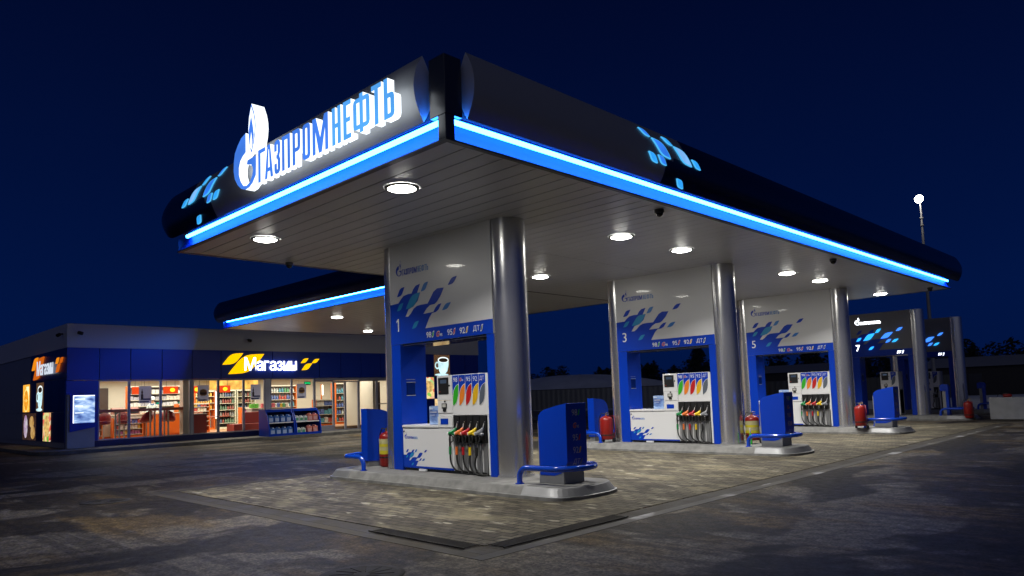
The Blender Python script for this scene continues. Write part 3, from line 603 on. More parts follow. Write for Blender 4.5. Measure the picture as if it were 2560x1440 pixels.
# ---- fuel dispensers
m_cab = pbr('cabinet_white', (.74,.745,.76), .3, coat=.15)
m_nz = [pbr('nozzle_colour%d' % i, c, .35) for i, c in enumerate([(.01,.22,.06), (.75,.18,.03), (.45,.012,.02), (.80,.55,.01), (.25,.26,.28)])]
m_screen = emit('screen_glow', (.22,.32,.5), .18)
def dispenser(y0, lit, label):
    t = thing('fuel_dispenser', label, 'fuel pump', (0,y0,ZI), 'fuel pumps under the gantries')
    z = lambda v: v-ZI
    N = 5 if not lit else 1
    XA, XB, XC = (.305, 1.86, 2.83) if not lit else (1.70, 2.12, 2.40)
    b = MB(); b.box((XA+.02,.06,z(.181)), (XC-.02,.58,z(.235))); b.build('base', m_black, t)
    if not lit:
        b = MB(); b.box((XA,.02,z(.235)), (XB,.62,z(1.02))); lo = b.build('lower_cabinet', m_cab, t, bevel=.008)
        b = MB(); b.box((XA-.003,.0,z(1.025)), (1.42,.64,z(1.075)), .012); b.build('counter_top', m_cab, t)
        # printed band and wave on the cabinet
        b1, b2, b3, bw = MB(), MB(), MB(), MB(); k = .36; f = lambda u, w, d: (u, .0175+d, w)
        W2 = [(XA+u*k, z(.275)+(w-2.955)*k) for u, w in WAVE]; W2 = W2[:-3]+[(XB-.01, z(.275)), (XB-.01, z(.237)), (XA+.002, z(.237))]; W2[0] = (XA+.002, W2[0][1])
        b1.poly([f(u, w, 0) for u, w in W2])
        for key in LV:
            if key in ('L6', 'L8'): continue
            P = [(XA+u*k, z(.275)+(w-2.955)*k) for u, w in leafpts(*LV[key])]
            {'L1': b1, 'L7': b1, 'L3': b2, 'L9': b2}.get(key, b3).poly([f(u, w, -.002) for u, w in P])
        small_logo((b1, b2, bw), .36, z(.80), .092, lambda u, w, d: f(u, w, d*.5))
        b1.build('print_wave', m_print, lo); b2.build('print_light_leaves', m_print2, lo); b3.build('print_cyan_leaves', m_print3, lo); bw.build('logo_white', m_printw, lo)
        b = MB(); b.cyl((.345,.019,z(.95)), (.345,.008,z(.95)), .016, 12); b.cyl((1.82,.019,z(.95)), (1.82,.008,z(.95)), .016, 12); b.build('lock', m_black, t)
        b = MB(); b.box((.80,.012,z(.185)), (1.02,.05,z(.225))); b.build('foot_plate', m_cab, t)
        xm = 1.42
    else:
        xm = XA
        b = MB(); b.box((XA,.02,z(.235)), (XB,.62,z(1.02))); b.build('lower_cabinet', m_cab, t, bevel=.008)
    b = MB(); b.box((xm,.012,z(1.54)), (XB-.006,.63,z(2.01))); b.box((xm,.018,z(1.30)), (XB-.006,.63,z(1.536))); b.box((xm,.03,z(1.24)), (XB-.006,.60,z(1.30))); b.box((xm,.006,z(1.03)), (XB-.006,.63,z(1.238))); hm = b.build('display_module', m_cab, t, bevel=.006)
    b = MB(); b.box((xm+.05,.002,z(1.66)), (XB-.10,.011,z(1.97))); so = b.build('screen', m_black, hm)
    b = MB(); b.box((xm+.11,-.001,z(1.86)), (XB-.15,.001,z(1.93))); b.build('display', m_screen, so)
    b = MB(); b.box((xm+.08,-.001,z(1.70)), (xm+.11,.001,z(1.715))); b.build('brand_plate', pbr('plate_red', (.5,.05,.03), .4), so)
    b = MB(); b.box((XB-.085,.0,z(1.80)), (XB-.06,.012,z(1.83))); b.cyl((xm+.22,.017,z(1.52)), (xm+.22,.005,z(1.52)), .018, 12); b.build('latch', m_black, hm)
    b = MB(); b.box((xm+.13,.008,z(1.39)), (xm+.27,.017,z(1.485))); b.box((xm+.16,.008,z(1.33)), (xm+.25,.017,z(1.387))); ko = b.build('card_reader', m_black, hm)
    b = MB(); b.box((xm+.15,.004,z(1.41)), (xm+.25,.0075,z(1.47))); b.build('reader_display', pbr('pale_display', (.5,.5,.47), .4), ko)
    b = MB(); b.box((xm+.09,.002,z(1.09)), (xm+.31,.0055,z(1.20))); b.build('sticker', m_print, hm)
    # tall nozzle tower
    b = MB(); b.box((XB,.02,z(1.26)), (XC,.62,z(2.01))); b.box((XB,.10,z(.235)), (XC,.54,z(1.26)))
    b.box((XC-.045,.02,z(.20)), (XC,.62,z(1.258))); tw = b.build('nozzle_tower', m_cab, t, bevel=.005)
    cw = .181 if not lit else .22
    bb, wl = MB(), MB(); f = lambda u, w, d: (u, .016+d, w)
    dark = MB(); dk = MB(); slot = MB()
    for k in range(N):
        i = k if not lit else 4
        xc = XB+.095+cw*k; a, c = xc-cw/2+.004, xc+cw/2-.004
        bl, tr = (xc-.080, z(1.44)), (xc+.078, z(1.83))
        P = leaftall(bl, tr, 8); arc = P[8:]+[P[0]]            # right tip -> left tip along the upper edge
        Wp = [(xc+(u-xc)*1.12, w+(.012 if w > z(1.6) else -.012)) for u, w in P]
        up_ = [(u, w) for u, w in arc if w > z(1.62)]
        bb.poly([f(u, w, 0) for u, w in [(a, z(2.0)), (a, z(1.64))]+[(max(a, u), w) for u, w in up_[::-1]]+[(c, z(1.845)), (c, z(2.0))]])
        wl.poly([f(u, w, -.002) for u, w in Wp])
        lf = MB(); lf.poly([f(u, w, -.004) for u, w in P]); lf.build('grade_leaf', m_fc[i], tw)
        if i == 1:
            rr = MB(); gmark(wl, rr, xc-.075, z(1.885), .062, lambda u, w, d: f(u, w, d-.002)); rr.build('grade_mark', m_Gr, tw)
        else: text(wl, FUEL[i][0], xc-.06, z(1.875), .115, .085, lambda u, w, d: f(u, w, -.002), .0)
        # nozzle boot: funnel of black plastic
        y_ = .0
        dark.add([(xc-.080,.012,z(1.245)),(xc+.080,.012,z(1.245)),(xc+.080,.012,z(1.02)),(xc+.055,.012,z(.95)),(xc+.055,.03,z(.76)),(xc-.055,.03,z(.76)),(xc-.055,.012,z(.95)),(xc-.080,.012,z(1.02)),
                  (xc-.080,.10,z(1.245)),(xc+.080,.10,z(1.245)),(xc+.080,.10,z(1.02)),(xc+.055,.10,z(.95)),(xc+.055,.10,z(.76)),(xc-.055,.10,z(.76)),(xc-.055,.10,z(.95)),(xc-.080,.10,z(1.02))],
                 [(0,1,2,7),(7,2,3,6),(6,3,4,5)]+[(i_, 8+i_, 8+(i_+1) % 8, (i_+1) % 8) for i_ in range(8)])
        dark.box((xc-.045,-.004,z(1.11)), (xc+.045,.011,z(1.17)))
        slot.cyl((xc+.05,.055,z(.20)), (xc+.05,.055,z(.75)), .026, 10); slot.box((xc-.075,.075,z(.20)), (xc+.0,.099,z(.75))); slot.box((xc-.09,.05,z(.74)), (xc+.09,.10,z(.755)))
        # nozzle
        nm = m_nz[i]; b = MB()
        b.tube([(xc-.115,-.085,z(.925)), (xc-.06,-.055,z(.95)), (xc-.01,-.02,z(.985)), (xc+.005,.0,z(1.03))], [.034,.040,.037,.022], 12)
        b.tube([(xc-.05,-.05,z(.93)), (xc+.01,-.03,z(.915)), (xc+.03,-.01,z(.93))], [.03,.032,.02], 10); nb = b.build('nozzle', nm, t)
        b = MB(); b.tube([(xc+.003,.0,z(1.025)), (xc+.018,.004,z(1.08)), (xc+.042,.008,z(1.15))], .011, 8); b.build('spout', pbr('spout_metal', (.72,.72,.72), .3, .3), nb)
        b = MB(); b.cyl((xc-.114,-.086,z(.924)), (xc-.122,-.092,z(.921)), .036, 14); b.cyl((xc-.120,-.090,z(.922)), (xc-.126,-.095,z(.920)), .022, 14); b.build('ring', pbr('ring_pale', (.6,.6,.58), .4), nb)
        b = MB(); b.tube([(xc-.095,-.07,z(.91)), (xc-.10,-.075,z(.82)), (xc-.095,-.075,z(.735))], .019, 8); b.tube([(xc-.08,-.06,z(.90)), (xc-.03,-.055,z(.86)), (xc-.035,-.06,z(.79)), (xc-.085,-.072,z(.76))], .012, 7); b.build('handle', m_rubber, nb)
        b = MB(); b.cyl((xc-.095,-.075,z(.737)), (xc-.096,-.075,z(.685)), .022, 10); b.build('swivel', pbr('chrome', (.8,.8,.8), .15, 1), nb)
        b = MB(); b.cyl((xc-.096,-.075,z(.69)), (xc-.098,-.074,z(.545)), .0255, 10); b.build('sleeve', nm if i != 4 else m_rubber, nb)
        b = MB()
        if i != 4: pth = [(-.098,-.074,.55), (-.095,-.075,.47), (-.075,-.075,.39), (-.035,-.07,.32), (.02,-.055,.265), (.05,-.02,.24), (.06,.04,.22)]
        else: pth = [(-.098,-.074,.55), (-.13,-.08,.47), (-.15,-.08,.38), (-.12,-.08,.30), (-.05,-.07,.235), (.03,-.05,.205), (.08,.0,.21), (.085,.05,.24), (.085,.055,.74)]
        if k == 3: pth = [(-.098,-.074,.55), (-.10,-.078,.45), (-.085,-.08,.35), (-.03,-.08,.265), (.06,-.07,.215), (.16,-.05,.20), (.22,.03,.205)]
        Q = [Vector((xc+a_, b_, z(c_))) for a_, b_, c_ in pth]; sp = []
        for q in range(len(Q)-1):
            p0, p1, p2, p3 = Q[max(q-1, 0)], Q[q], Q[q+1], Q[min(q+2, len(Q)-1)]
            for s_ in range(4):
                u = s_/4; sp.append(.5*((2*p1)+(-p0+p2)*u+(2*p0-5*p1+4*p2-p3)*u*u+(-p0+3*p1-3*p2+p3)*u**3))
        sp.append(Q[-1]); b.tube(sp, .0165, 8); b.build('hose', m_rubber, t)
    bb.build('grade_panel', m_print, tw); wl.build('grade_outline', m_printw, tw); dark.build('nozzle_boots', m_black, tw); slot.build('hose_channel', m_gsteel, tw)
    return t
dispenser(0, False, 'white five-nozzle fuel dispenser of pump 1, nearest'); dispenser(7.80, False, 'white five-nozzle fuel dispenser of pump 3'); dispenser(15.61, False, 'white five-nozzle fuel dispenser of pump 5')
dispenser(24.12, True, 'narrow single-hose diesel dispenser under lit gantry 7'); dispenser(30.27, True, 'narrow single-hose diesel dispenser under the farthest lit gantry')
# ---- advert boxes standing on the dispenser counters
def landscape_mat(name, lit, base=(.35,.45,.68)):
    m = bpy.data.materials.new(name); n, o = nodes(m); L = n.links; N = n.nodes.new
    t = N('ShaderNodeTexCoord'); mp = N('ShaderNodeMapping'); mp.inputs['Scale'].default_value = (1.2,1.2,3.2); L.new(t.outputs['Object'], mp.inputs[0])
    x = N('ShaderNodeTexNoise'); x.inputs['Scale'].default_value = 1.7; x.inputs['Detail'].default_value = 8; x.inputs['Distortion'].default_value = .35; L.new(mp.outputs[0], x.inputs['Vector'])
    r = N('ShaderNodeValToRGB'); e = r.color_ramp.elements; e[0].position = .34; e[0].color = (.06,.11,.36,1); e[1].position = .70; e[1].color = (.72,.85,1,1)
    k = e.new(.46); k.color = (.22,.36,.70,1); k = e.new(.56); k.color = (.45,.62,.92,1); L.new(x.outputs[0], r.inputs[0])
    if lit:
        q = N('ShaderNodeEmission'); q.inputs[1].default_value = lit; L.new(r.outputs[0], q.inputs[0])
    else:
        q = N('ShaderNodeBsdfPrincipled'); q.inputs['Roughness'].default_value = .4; L.new(r.outputs[0], q.inputs['Base Color'])
    L.new(q.outputs[0], o.inputs[0]); return m
m_land = landscape_mat('printed_landscape', 0); m_landlit = landscape_mat('lit_landscape', 1.15)
for y0, lb in ((0, 'small blue printed advert box on the counter of pump 1'), (7.80, 'small blue printed advert box on the counter of pump 3'), (15.61, 'small blue printed advert box on the counter of pump 5')):
    t = thing('advert_box', lb, 'advert box', (1.19,y0+.30,1.077), 'advert boxes on the pump counters')
    b = MB(); b.box((-.18,-.16,0), (.19,.12,.36), .004); o = b.build('box', pbr('card_blue', (.10,.18,.45), .5), t)
    b = MB(); b.box((-.172,-.166,.008), (.182,-.1605,.352)); b.build('printed_face', m_land, o)
    b = MB(); b.box((-.15,-.170,.30), (-.06,-.1665,.315)); b.box((-.15,-.170,.235), (.05,-.1665,.25)); b.box((-.15,-.170,.18), (0,-.1665,.188)); b.build('text_bars', m_printw, o)
# ---- price boards at the island ends
def board_right(y0, label, wear=True):
    t = thing('island_end_board', label, 'island sign', (4.45,y0+.03,ZI), 'blue boards at the island ends')
    b = MB(); b.box((-.25,-.24,0), (.27,.26,.20)); b.build('base', m_gsteel, t, bevel=.006)
    b = MB(); b.box((-.262,-.225,.14), (-.235,.225,.98)); b.build('back_plate', m_gsteel, t)
    # blue shell: two curved side plates and a sloping end face
    b = MB(); prof = [(-.22,.13),(.08,.13),(.22,.17),(.31,.24),(.355,.35),(.365,1.26),(.15,1.22),(-.08,1.17),(-.17,1.13),(-.22,1.07),(-.235,.98)]
    b.prism(prof, lambda u, w, d: (u, d, w), -.245, .245); so = b.build('shell', m_blue, t, bevel=.012)
    w = MB(); r = MB(); f = lambda u, wz, d: (.3685+d*0, u, wz)
    g = lambda u, wz, d: (.3690-d, u, wz)
    zz = [1.06, .865, .67, .475, .29]; lf = [MB() for _ in FUEL]
    for i, (tt, c) in enumerate(FUEL):
        if zz[i] < .335: g2 = lambda u, wz, d: (.356+(wz-.33)*.35-d*1+.006, u, wz)
        else: g2 = g
        w = MB()
        if i == 1: gmark(w, r, -.10, zz[i], .085, g2)
        else:
            ww = text(w, tt, -.11, zz[i], None, .10, g2, 0); P = leafpts((ww-.10, zz[i]), (ww-.04, zz[i]+.10)); lf[i].poly([g2(u, v, 0) for u, v in P])
        w.build('grade_label', pbr('dull_white', (.42,.42,.45), .6), so)
    r.build('grade_mark', m_Gr, so)
    for i, q in enumerate(lf):
        if q.v: q.build('grade_leaf', m_fc[i], so)
    return t
b1_ = board_right(0, 'blue island end board with grade numbers beside the nearest column')
dup(b1_, (4.45,7.80+.03,ZI), 'blue island end board with grade numbers at the right end of island 3'); dup(b1_, (4.45,15.61+.03,ZI), 'blue island end board with grade numbers at the right end of island 5')
def board_left(y0, label):
    t = thing('island_end_board', label, 'island sign', (-1.08,y0+.33,ZI), 'blue boards at the island ends')
    b = MB(); b.box((-.09,-.27,0), (.08,.30,.20)); b.build('base', m_gsteel, t, bevel=.005)
    b = MB(); prof = [(-.30,.12),(.20,.10),(.30,.13),(.38,.20),(.38,.86),(.355,1.0),(.29,1.10),(.19,1.17),(.05,1.205),(-.30,1.235)]
    b.prism(prof, lambda u, w, d: (d, u, w), .11, -.12); b.build('shell', m_blue, t, bevel=.012); return t
l1_ = board_left(0, 'blue rounded board at the left end of island 1'); dup(l1_, (-1.08,7.80+.33,ZI), 'blue rounded board at the left end of island 3'); dup(l1_, (-1.08,15.61+.33,ZI), 'blue rounded board at the left end of island 5')
# ---- blue tubular crash guards
def guard(y0, right, label):
    t = thing('guard_rail', label, 'guard rail', (0,y0,0), 'blue tube guards at the island ends')
    yc = .0; hw = .46
    if right: xs, tip, s = 4.0, 5.02, 1
    else: xs, tip, s = -.40, -1.30, -1
    P = []; zt = .44
    def leg(y):
        q = [(xs, y, ZI-.01), (xs, y, ZI+.10)]
        for i in range(1, 6): a = i/5*math.pi/2; q.append((xs+s*.17*(1-math.cos(a)), y, ZI+.10+(zt-ZI-.10)*math.sin(a)))
        return q
    P += leg(yc-hw); R = .40
    for i in range(1, 16): a = -math.pi/2+math.pi*i/16; P.append((tip-s*R+s*R*math.cos(a)**.8, yc+hw*math.sin(a), zt))
    P += leg(yc+hw)[::-1]
    b = MB(); b.tube(P, .046, 12); b.build('tube', m_blue_gloss, t)
    b = MB(); b.cyl((xs,yc-hw,ZI), (xs,yc-hw,ZI+.012), .075, 14); b.cyl((xs,yc+hw,ZI), (xs,yc+hw,ZI+.012), .075, 14); b.build('foot_flange', m_blue_gloss, t)
m_blue_gloss = pbr('blue_gloss', (.004,.055,.50), .16, 0, coat=.5)
for y0, n_ in ((0, '1'), (7.80, '3'), (15.61, '5')):
    guard(y0, True, 'blue bent tube guard around the right end of island '+n_); guard(y0, False, 'blue bent tube guard around the left end of island '+n_)
guard(24.12, True, 'blue bent tube guard at the right end of the lit gantry 7 island'); guard(30.27, True, 'blue bent tube guard at the farthest island end')
for y0, lb in ((24.12, 'slim grey post with blue cap beside lit gantry 7'), (30.27, 'slim grey post with blue cap at the farthest island')):
    t = thing('island_post', lb, 'post', (4.1,y0-.1,ZI), 'slim capped posts')
    b = MB(); b.box((-.06,-.10,0), (.06,.10,.95)); b.build('post', m_gsteel, t)
    b = MB(); b.box((.062,-.12,0), (.16,.12,.98)); b.build('blue_side', m_blue, t)
    b = MB(); b.prism([(-.13,.955),(.17,.985),(.17,1.14),(.12,1.22),(-.02,1.24),(-.13,1.2)], lambda u, w, d: (u, d, w), -.13, .13); b.build('cap', m_blue, t, bevel=.01)
# ---- fire extinguishers
def extinguisher(loc, r, h, cart, label, lbl=True, rz=0):
    t = thing('fire_extinguisher', label, 'fire extinguisher', loc, 'red fire extinguishers', rz)
    z0 = .08 if cart else .02
    MB().lathe([(r*.9,z0),(r,z0+.03),(r,h*.82),(r*.93,h*.88),(r*.6,h*.94),(r*.22,h*.965),(.028,h*.97),(.028,h)], n=22).build('cylinder', m_red, t)
    b = MB(); b.cyl((0,0,h), (0,0,h+.05), .022, 10); b.tube([(0,0,h+.04), (.05,-.02,h+.07), (.12,-.04,h+.06)], .010, 6); b.tube([(0,0,h+.02), (.06,-.02,h+.025), (.12,-.04,h+.01)], .009, 6); b.build('valve', pbr('brass', (.45,.33,.12), .35, .9), t)
    b = MB(); b.tube([(0,-.02,h+.03), (-r*.7,-.03,h+.05), (-r*1.15,-.04,h*.9), (-r*1.25,-.05,h*.6), (-r*1.15,-.06,h*.3)], .013, 7); b.build('hose', m_rubber, t)
    MB().lathe([(r*1.03,h*.25),(r*1.05,h*.26),(r*1.05,h*.28),(r*1.03,h*.29)], n=20).build('band', m_rubber, t)
    if lbl:
        b = MB(); n = 12; a0, a1 = math.radians(-160), math.radians(0)
        A = [(r*1.012*math.cos(a0+(a1-a0)*i/n), r*1.012*math.sin(a0+(a1-a0)*i/n)) for i in range(n+1)]
        for k, (za, zb, mi) in enumerate(((.36,.46,0), (.46,.56,1), (.56,.64,0), (.64,.78,1))):
            b.mi = mi
            b.add([(x, y, h*za) for x, y in A]+[(x, y, h*zb) for x, y in A], [(i, i+1, n+2+i, n+1+i) for i in range(n)], True)
        b.build('label_wrap', [pbr('label_yellow', (.55,.47,.02), .5), pbr('label_cream', (.48,.45,.22), .5)], t)
    if cart:
        for s in (-1, 1): b = MB(); b.cyl((s*r*.9,.08,.06), (s*(r*.9+.04),.08,.06), .06, 14); b.build('wheel', m_rubber, t)
        b = MB(); b.tube([(-r*.8,.12,.06), (-r*.8,r+.03,h*.5), (-r*.6,r+.05,h*.95), (r*.6,r+.05,h*.95), (r*.8,r+.03,h*.5), (r*.8,.12,.06)], .012, 6); b.build('cart_handle', m_red, t)
extinguisher((-.595,.25,ZI), .150, .76, False, 'red extinguisher with yellow label beside the left column of pump 1')
extinguisher((3.83,.62,ZI), .11, .74, True, 'red wheeled extinguisher half hidden between the nearest column and blue board', False)
extinguisher((-.33,7.55,ZI), .185, .76, True, 'large red wheeled extinguisher by the left column of pump 3', False)
extinguisher((3.62,8.35,ZI), .17, .72, True, 'red extinguisher with yellow label right of the pump 3 column')
extinguisher((3.98,14.85,ZI), .165, .74, True, 'red wheeled extinguisher between the pump 5 column and blue board', False)
extinguisher((4.98,23.6,0), .16, .75, True, 'red wheeled extinguisher on the ground in front of the lit gantry islands', False)
t = thing('bottle', 'small green bottle with white cap beside the right extinguisher of pump 3', 'bottle', (3.72,8.02,ZI))
MB().lathe([(.035,0),(.037,.02),(.037,.20),(.015,.27)], n=12).build('body', pbr('green_bottle', (.03,.55,.05), .3), t); MB().lathe([(.015,.27),(.017,.271),(.013,.40)], n=10).build('cap', m_printw, t)
# ---- concrete block with extinguisher on top
t = thing('concrete_block', 'long pale concrete block at the far right edge of the yard', 'concrete block', (6.6,24.3,0), rz=-.15)
b = MB(); b.box((-1.0,-.3,0), (1.6,.3,.84), .02); b.build('block', pbr('pale_concrete', (.42,.43,.45), .8, 0, .15, 3, .3, 25), t)
t = thing('fire_extinguisher', 'red extinguisher lying on top of the pale concrete block', 'fire extinguisher', (6.15,24.35,.84))
b = MB(); b.tube([(-.14,0,.06), (-.13,0,.06), (.10,0,.06), (.15,0,.06)], [.04,.065,.065,.03], 14); b.build('cylinder', m_red, t)
b = MB(); b.tube([(-.14,0,.06), (-.22,0,.11), (-.30,.0,.10), (-.34,0,.02)], .012, 6); b.build('hose', m_rubber, t)
#@@SHOP@@
# ================================================================== SHOP BUILDING
XF = -20.217
shop = thing('store_building', 'single storey blue and white forecourt shop with a bright glazed front', 'shop', (XF,-.9,0))
sl = shop.location
def sb(a, b): return (a[0]-sl.x, a[1]-sl.y, a[2]), (b[0]-sl.x, b[1]-sl.y, b[2])
def part(name, boxes, m, par=None, bevel=0):
    b = MB()
    for q in boxes: b.box(*sb(*q))
    return b.build(name, m, par or shop, bevel=bevel)
m_parapet = pbr('parapet_white', (.55,.55,.56), .38)
m_cass = pbr('blue_cassette', (.003,.034,.40), .36)
m_cassd = pbr('dark_blue_cassette', (.004,.012,.10), .35)
m_clad = pbr('grey_cladding', (.30,.31,.34), .45, .2, .08, 2)
m_wallin = pbr('interior_wall', (.62,.60,.52), .7)
m_floor = pbr('floor_tiles', (.46,.26,.14), .35, 0, .15, 4)
part('parapet', [((-48,-.93,4.09),(XF+.03,21.1,5.04))], m_parapet)
part('roof', [((-47.9,-.8,5.045),(XF-.1,21.0,5.06))], m_trim)
# front upper band in separate cassettes
ys = [-.93,.22,1.40,2.58,3.76,4.94,5.22,10.22,11.43,12.65,13.88,15.1,16.3,17.55,18.8,20.0,21.1]
ys = [-.93,.23,1.41,2.66,3.92,5.21,7.70,10.21,11.45,12.68,13.90,15.1,16.4,17.6,18.82,20.0,21.1]
for a, c in zip(ys[:-1], ys[1:]): part('fascia_panel', [((XF-.2,a+.014,2.80),(XF+.01,c-.014,4.085))], m_cass)
part('band_backing', [((XF-.25,-.9,2.78),(XF-.205,21,4.08))], m_black)
# front lower parts
part('corner_panel', [((XF-.2,-.93,.36),(XF+.005,.20,2.77))], m_cass)
part('base_strip', [((XF-.2,-.93,.10),(XF-.01,9.92,.355))], m_cassd)
for a, c in ((16.4,17.58),(17.62,18.8),(18.84,20.0),(20.04,21.1)):
    for z0, z1 in ((.36,1.50),(1.53,2.77)): part('wall_panel', [((XF-.2,a,z0),(XF+.005,c,z1))], m_cass)
part('side_wall', [((-48,20.9,.1),(XF-.21,21.1,4.08)),((-48,-.9,.1),(-47.8,20.9,4.08))], m_clad)
# side facade towards the left
part('side_facade', [((-48,-.88,.12),(XF-.21,-.72,4.085))], m_clad)
part('side_sign_panel', [((-26.0,-.93,2.90),(XF-.02,-.885,4.085))], m_cassd)
gx = [-32.2,-31,-29.8,-28.6,-27.36,-26.14,-24.92,-23.70,-22.48,-21.26,-20.26]
for a, c in zip(gx[:-1], gx[1:]):
    for z0, z1 in ((.34,1.53),(1.56,2.86)):
        part('side_panel', [((a+.012,-.925,z0),(c-.012,-.885,z1))], m_cassd if a > -27.4 else m_clad)
# window frames + panes
def glass():
    m = bpy.data.materials.new('window_glass'); n, o = nodes(m); L = n.links
    tr = n.nodes.new('ShaderNodeBsdfTransparent'); gl = n.nodes.new('ShaderNodeBsdfGlossy'); gl.inputs['Roughness'].default_value = .03
    tr.inputs[0].default_value = (.93,.96,.95,1); fr = n.nodes.new('ShaderNodeFresnel'); fr.inputs[0].default_value = 1.35; mx = n.nodes.new('ShaderNodeMixShader')
    L.new(fr.outputs[0], mx.inputs[0]); L.new(tr.outputs[0], mx.inputs[1]); L.new(gl.outputs[0], mx.inputs[2]); L.new(mx.outputs[0], o.inputs[0]); return m
m_glass = glass()
m_frame = pbr('window_frame_grey', (.34,.34,.40), .45, .2)
def window(y0, y1, z0, z1, fr=.045, name='window', mid=None, low=None):
    b = MB(); x0, x1 = XF-.09, XF-.015
    for q in (((x0,y0,z0),(x1,y0+fr,z1)), ((x0,y1-fr,z0),(x1,y1,z1)), ((x0,y0+fr,z0),(x1,y1-fr,z0+fr)), ((x0,y0+fr,z1-fr),(x1,y1-fr,z1))): b.box(*sb(*q))
    if mid: b.box(*sb((x0,y0+fr,mid),(x1,y1-fr,mid+fr)))
    if low: b.box(*sb((x0+.02,y0+fr,z0+fr),(x1-.01,y1-fr,low)))
    w = b.build(name, m_frame, shop)
    q = MB(); q.add([tuple(Vector(p)-sl) for p in ((XF-.05,y0+fr,(low or z0+fr)),(XF-.05,y1-fr,(low or z0+fr)),(XF-.05,y1-fr,z1-fr),(XF-.05,y0+fr,z1-fr))], [(0,1,2,3)]); q.build('pane', m_glass, w); return w
for a, c in ((.21,1.36),(1.37,2.61),(2.62,3.86),(3.96,5.09),(5.10,6.28),(6.29,7.32),(7.60,8.70),(8.71,9.92)): window(a, c, .36, 2.775)
part('pilaster', [((XF-.15,3.87,.36),(XF-.005,3.95,2.775)),((XF-.2,7.33,.36),(XF-.0,7.59,2.775))], m_parapet)
window(9.94, 11.02, .12, 2.66, .06, 'door_leaf', None, .40); window(11.03, 11.70, .12, 2.62, .05, 'door_leaf'); window(11.71, 12.50, .12, 2.62, .05, 'door_leaf')
window(12.52, 13.66, .12, 2.66, .06, 'door_leaf'); window(13.68, 14.9, .12, 2.66, .05, 'door_leaf', 1.35); window(14.92, 16.38, .12, 2.66, .05)
part('door_header', [((XF-.2,9.93,2.665),(XF+.05,16.38,2.775))], m_frame)
# interior shell
part('interior_floor', [((-28.2,-.70,.05),(XF-.22,16.4,.30))], m_floor)
part('interior_ceiling', [((-28.2,-.70,2.98),(XF-.26,16.4,3.04))], m_wallin)
part('interior_back_wall', [((-28.35,-.70,.05),(-28.2,16.4,2.98))], m_wallin)
part('interior_end_wall', [((-28.2,16.25,.30),(XF-.3,16.39,2.98))], m_wallin)
part('interior_side_wall', [((-28.2,-.715,.30),(XF-.26,-.60,2.98))], m_wallin)
part('staff_door', [((-28.19,1.95,.30),(-28.12,2.86,2.66))], pbr('dark_wood', (.05,.03,.025), .5))
part('partition', [((-27.9,9.95,.30),(-27.2,10.1,2.98)),((-21.6,12.62,.30),(-20.5,12.74,2.66)),((-22.6,14.2,.30),(-21.4,14.35,2.98))], m_wallin)
part('inner_column', [((-21.15,3.74,.30),(-20.75,4.06,2.98))], m_wallin)
part('inner_dark_door', [((-21.9,13.0,.30),(-21.85,13.55,2.6)),((-21.9,14.4,.30),(-21.85,15.0,2.6))], pbr('dark_wood', (.05,.03,.025), .5))
for (xa, xb, ya, yb, e) in ((-27.2,-21.4,.2,4.6,370), (-27.2,-21.4,5.0,9.4,370), (-27.0,-21.4,9.9,15.5,380)):
    l = bpy.data.lights.new('shop_ceiling_light', 'AREA'); l.shape = 'RECTANGLE'; l.size = xb-xa; l.size_y = yb-ya; l.energy = e; l.color = (1,.93,.78)
    lo = bpy.data.objects.new('shop_ceiling_light', l); COL.objects.link(lo); lo.parent = shop; lo.location = ((xa+xb)/2-sl.x, (ya+yb)/2-sl.y, 2.96)
# roof units
for y, lb in ((8.41,'grey rooftop unit on the shop roof behind the wing, nearer one'),(14.36,'grey rooftop unit on the shop roof behind the wing, farther one')):
    t = thing('rooftop_unit', lb, 'rooftop unit', (-23.2,y,5.06), 'rooftop units')
    b = MB(); b.box((-.4,0,.06), (.2,.8,.95), .02); b.build('cabinet', m_clad, t); b = MB()
    for i in range(6): b.box((.201,.08,.2+.1*i), (.212,.72,.25+.1*i))
    b.build('louvre', m_trim, t); b = MB(); b.box((-.35,.05,0), (.15,.12,.06)); b.box((-.35,.68,0), (.15,.75,.06)); b.build('feet', m_trim, t)
# ---- shop signs
m_yel = emit('sign_yellow_glow', (1,.52,.0), 1.35); m_yel2 = emit('sign_amber_glow', (1,.30,.01), .9); m_or = emit('sign_orange_glow', (.85,.16,.01), .7); m_sw = emit('sign_white_glow', (1,.98,.95), 3.2); m_sw2 = emit('sign_dim_white_glow', (.75,.82,.95), .9)
def shop_sign(loc, f, k, mats, label):
    t = thing('shop_sign', label, 'shop sign', loc, 'illuminated shop signs'); L = t.location
    ff = lambda u, w, d: tuple(Vector(f(u*k, w*k, d))-L)
    for (p, q, i) in (((0,.43),(.97,.97),0), ((.27,0),(2.0,.95),1), ((3.92,.53),(4.32,.77),0), ((4.52,.53),(4.92,.75),1), ((3.96,.18),(4.52,.52),1)):
        b = MB(); b.prism(leafpts(p, q, 8), ff, .05, .0); b.build('petal', mats[i], t)
    xs = 1.02
    for ch, w, h in zip('Магазин', (.55,.32,.25,.32,.29,.33,.33), (.62,.46,.46,.46,.46,.46,.46)):
        b = MB(); lb = letter_solid(ch, xs, xs+w, .16, .16+h, lambda u, z_, d: ff(u, z_, d), .075, .06, .008); lb.build('letter', [mats[2], mats[2]], t); xs += w+.042
shop_sign((XF+.02,5.3,3.0), lambda u, w, d: (XF+.02+d, 5.26+u, 3.00+w), 1.0, (m_yel, m_yel, m_sw), 'large glowing yellow leaf sign with white lettering on the shop front band')
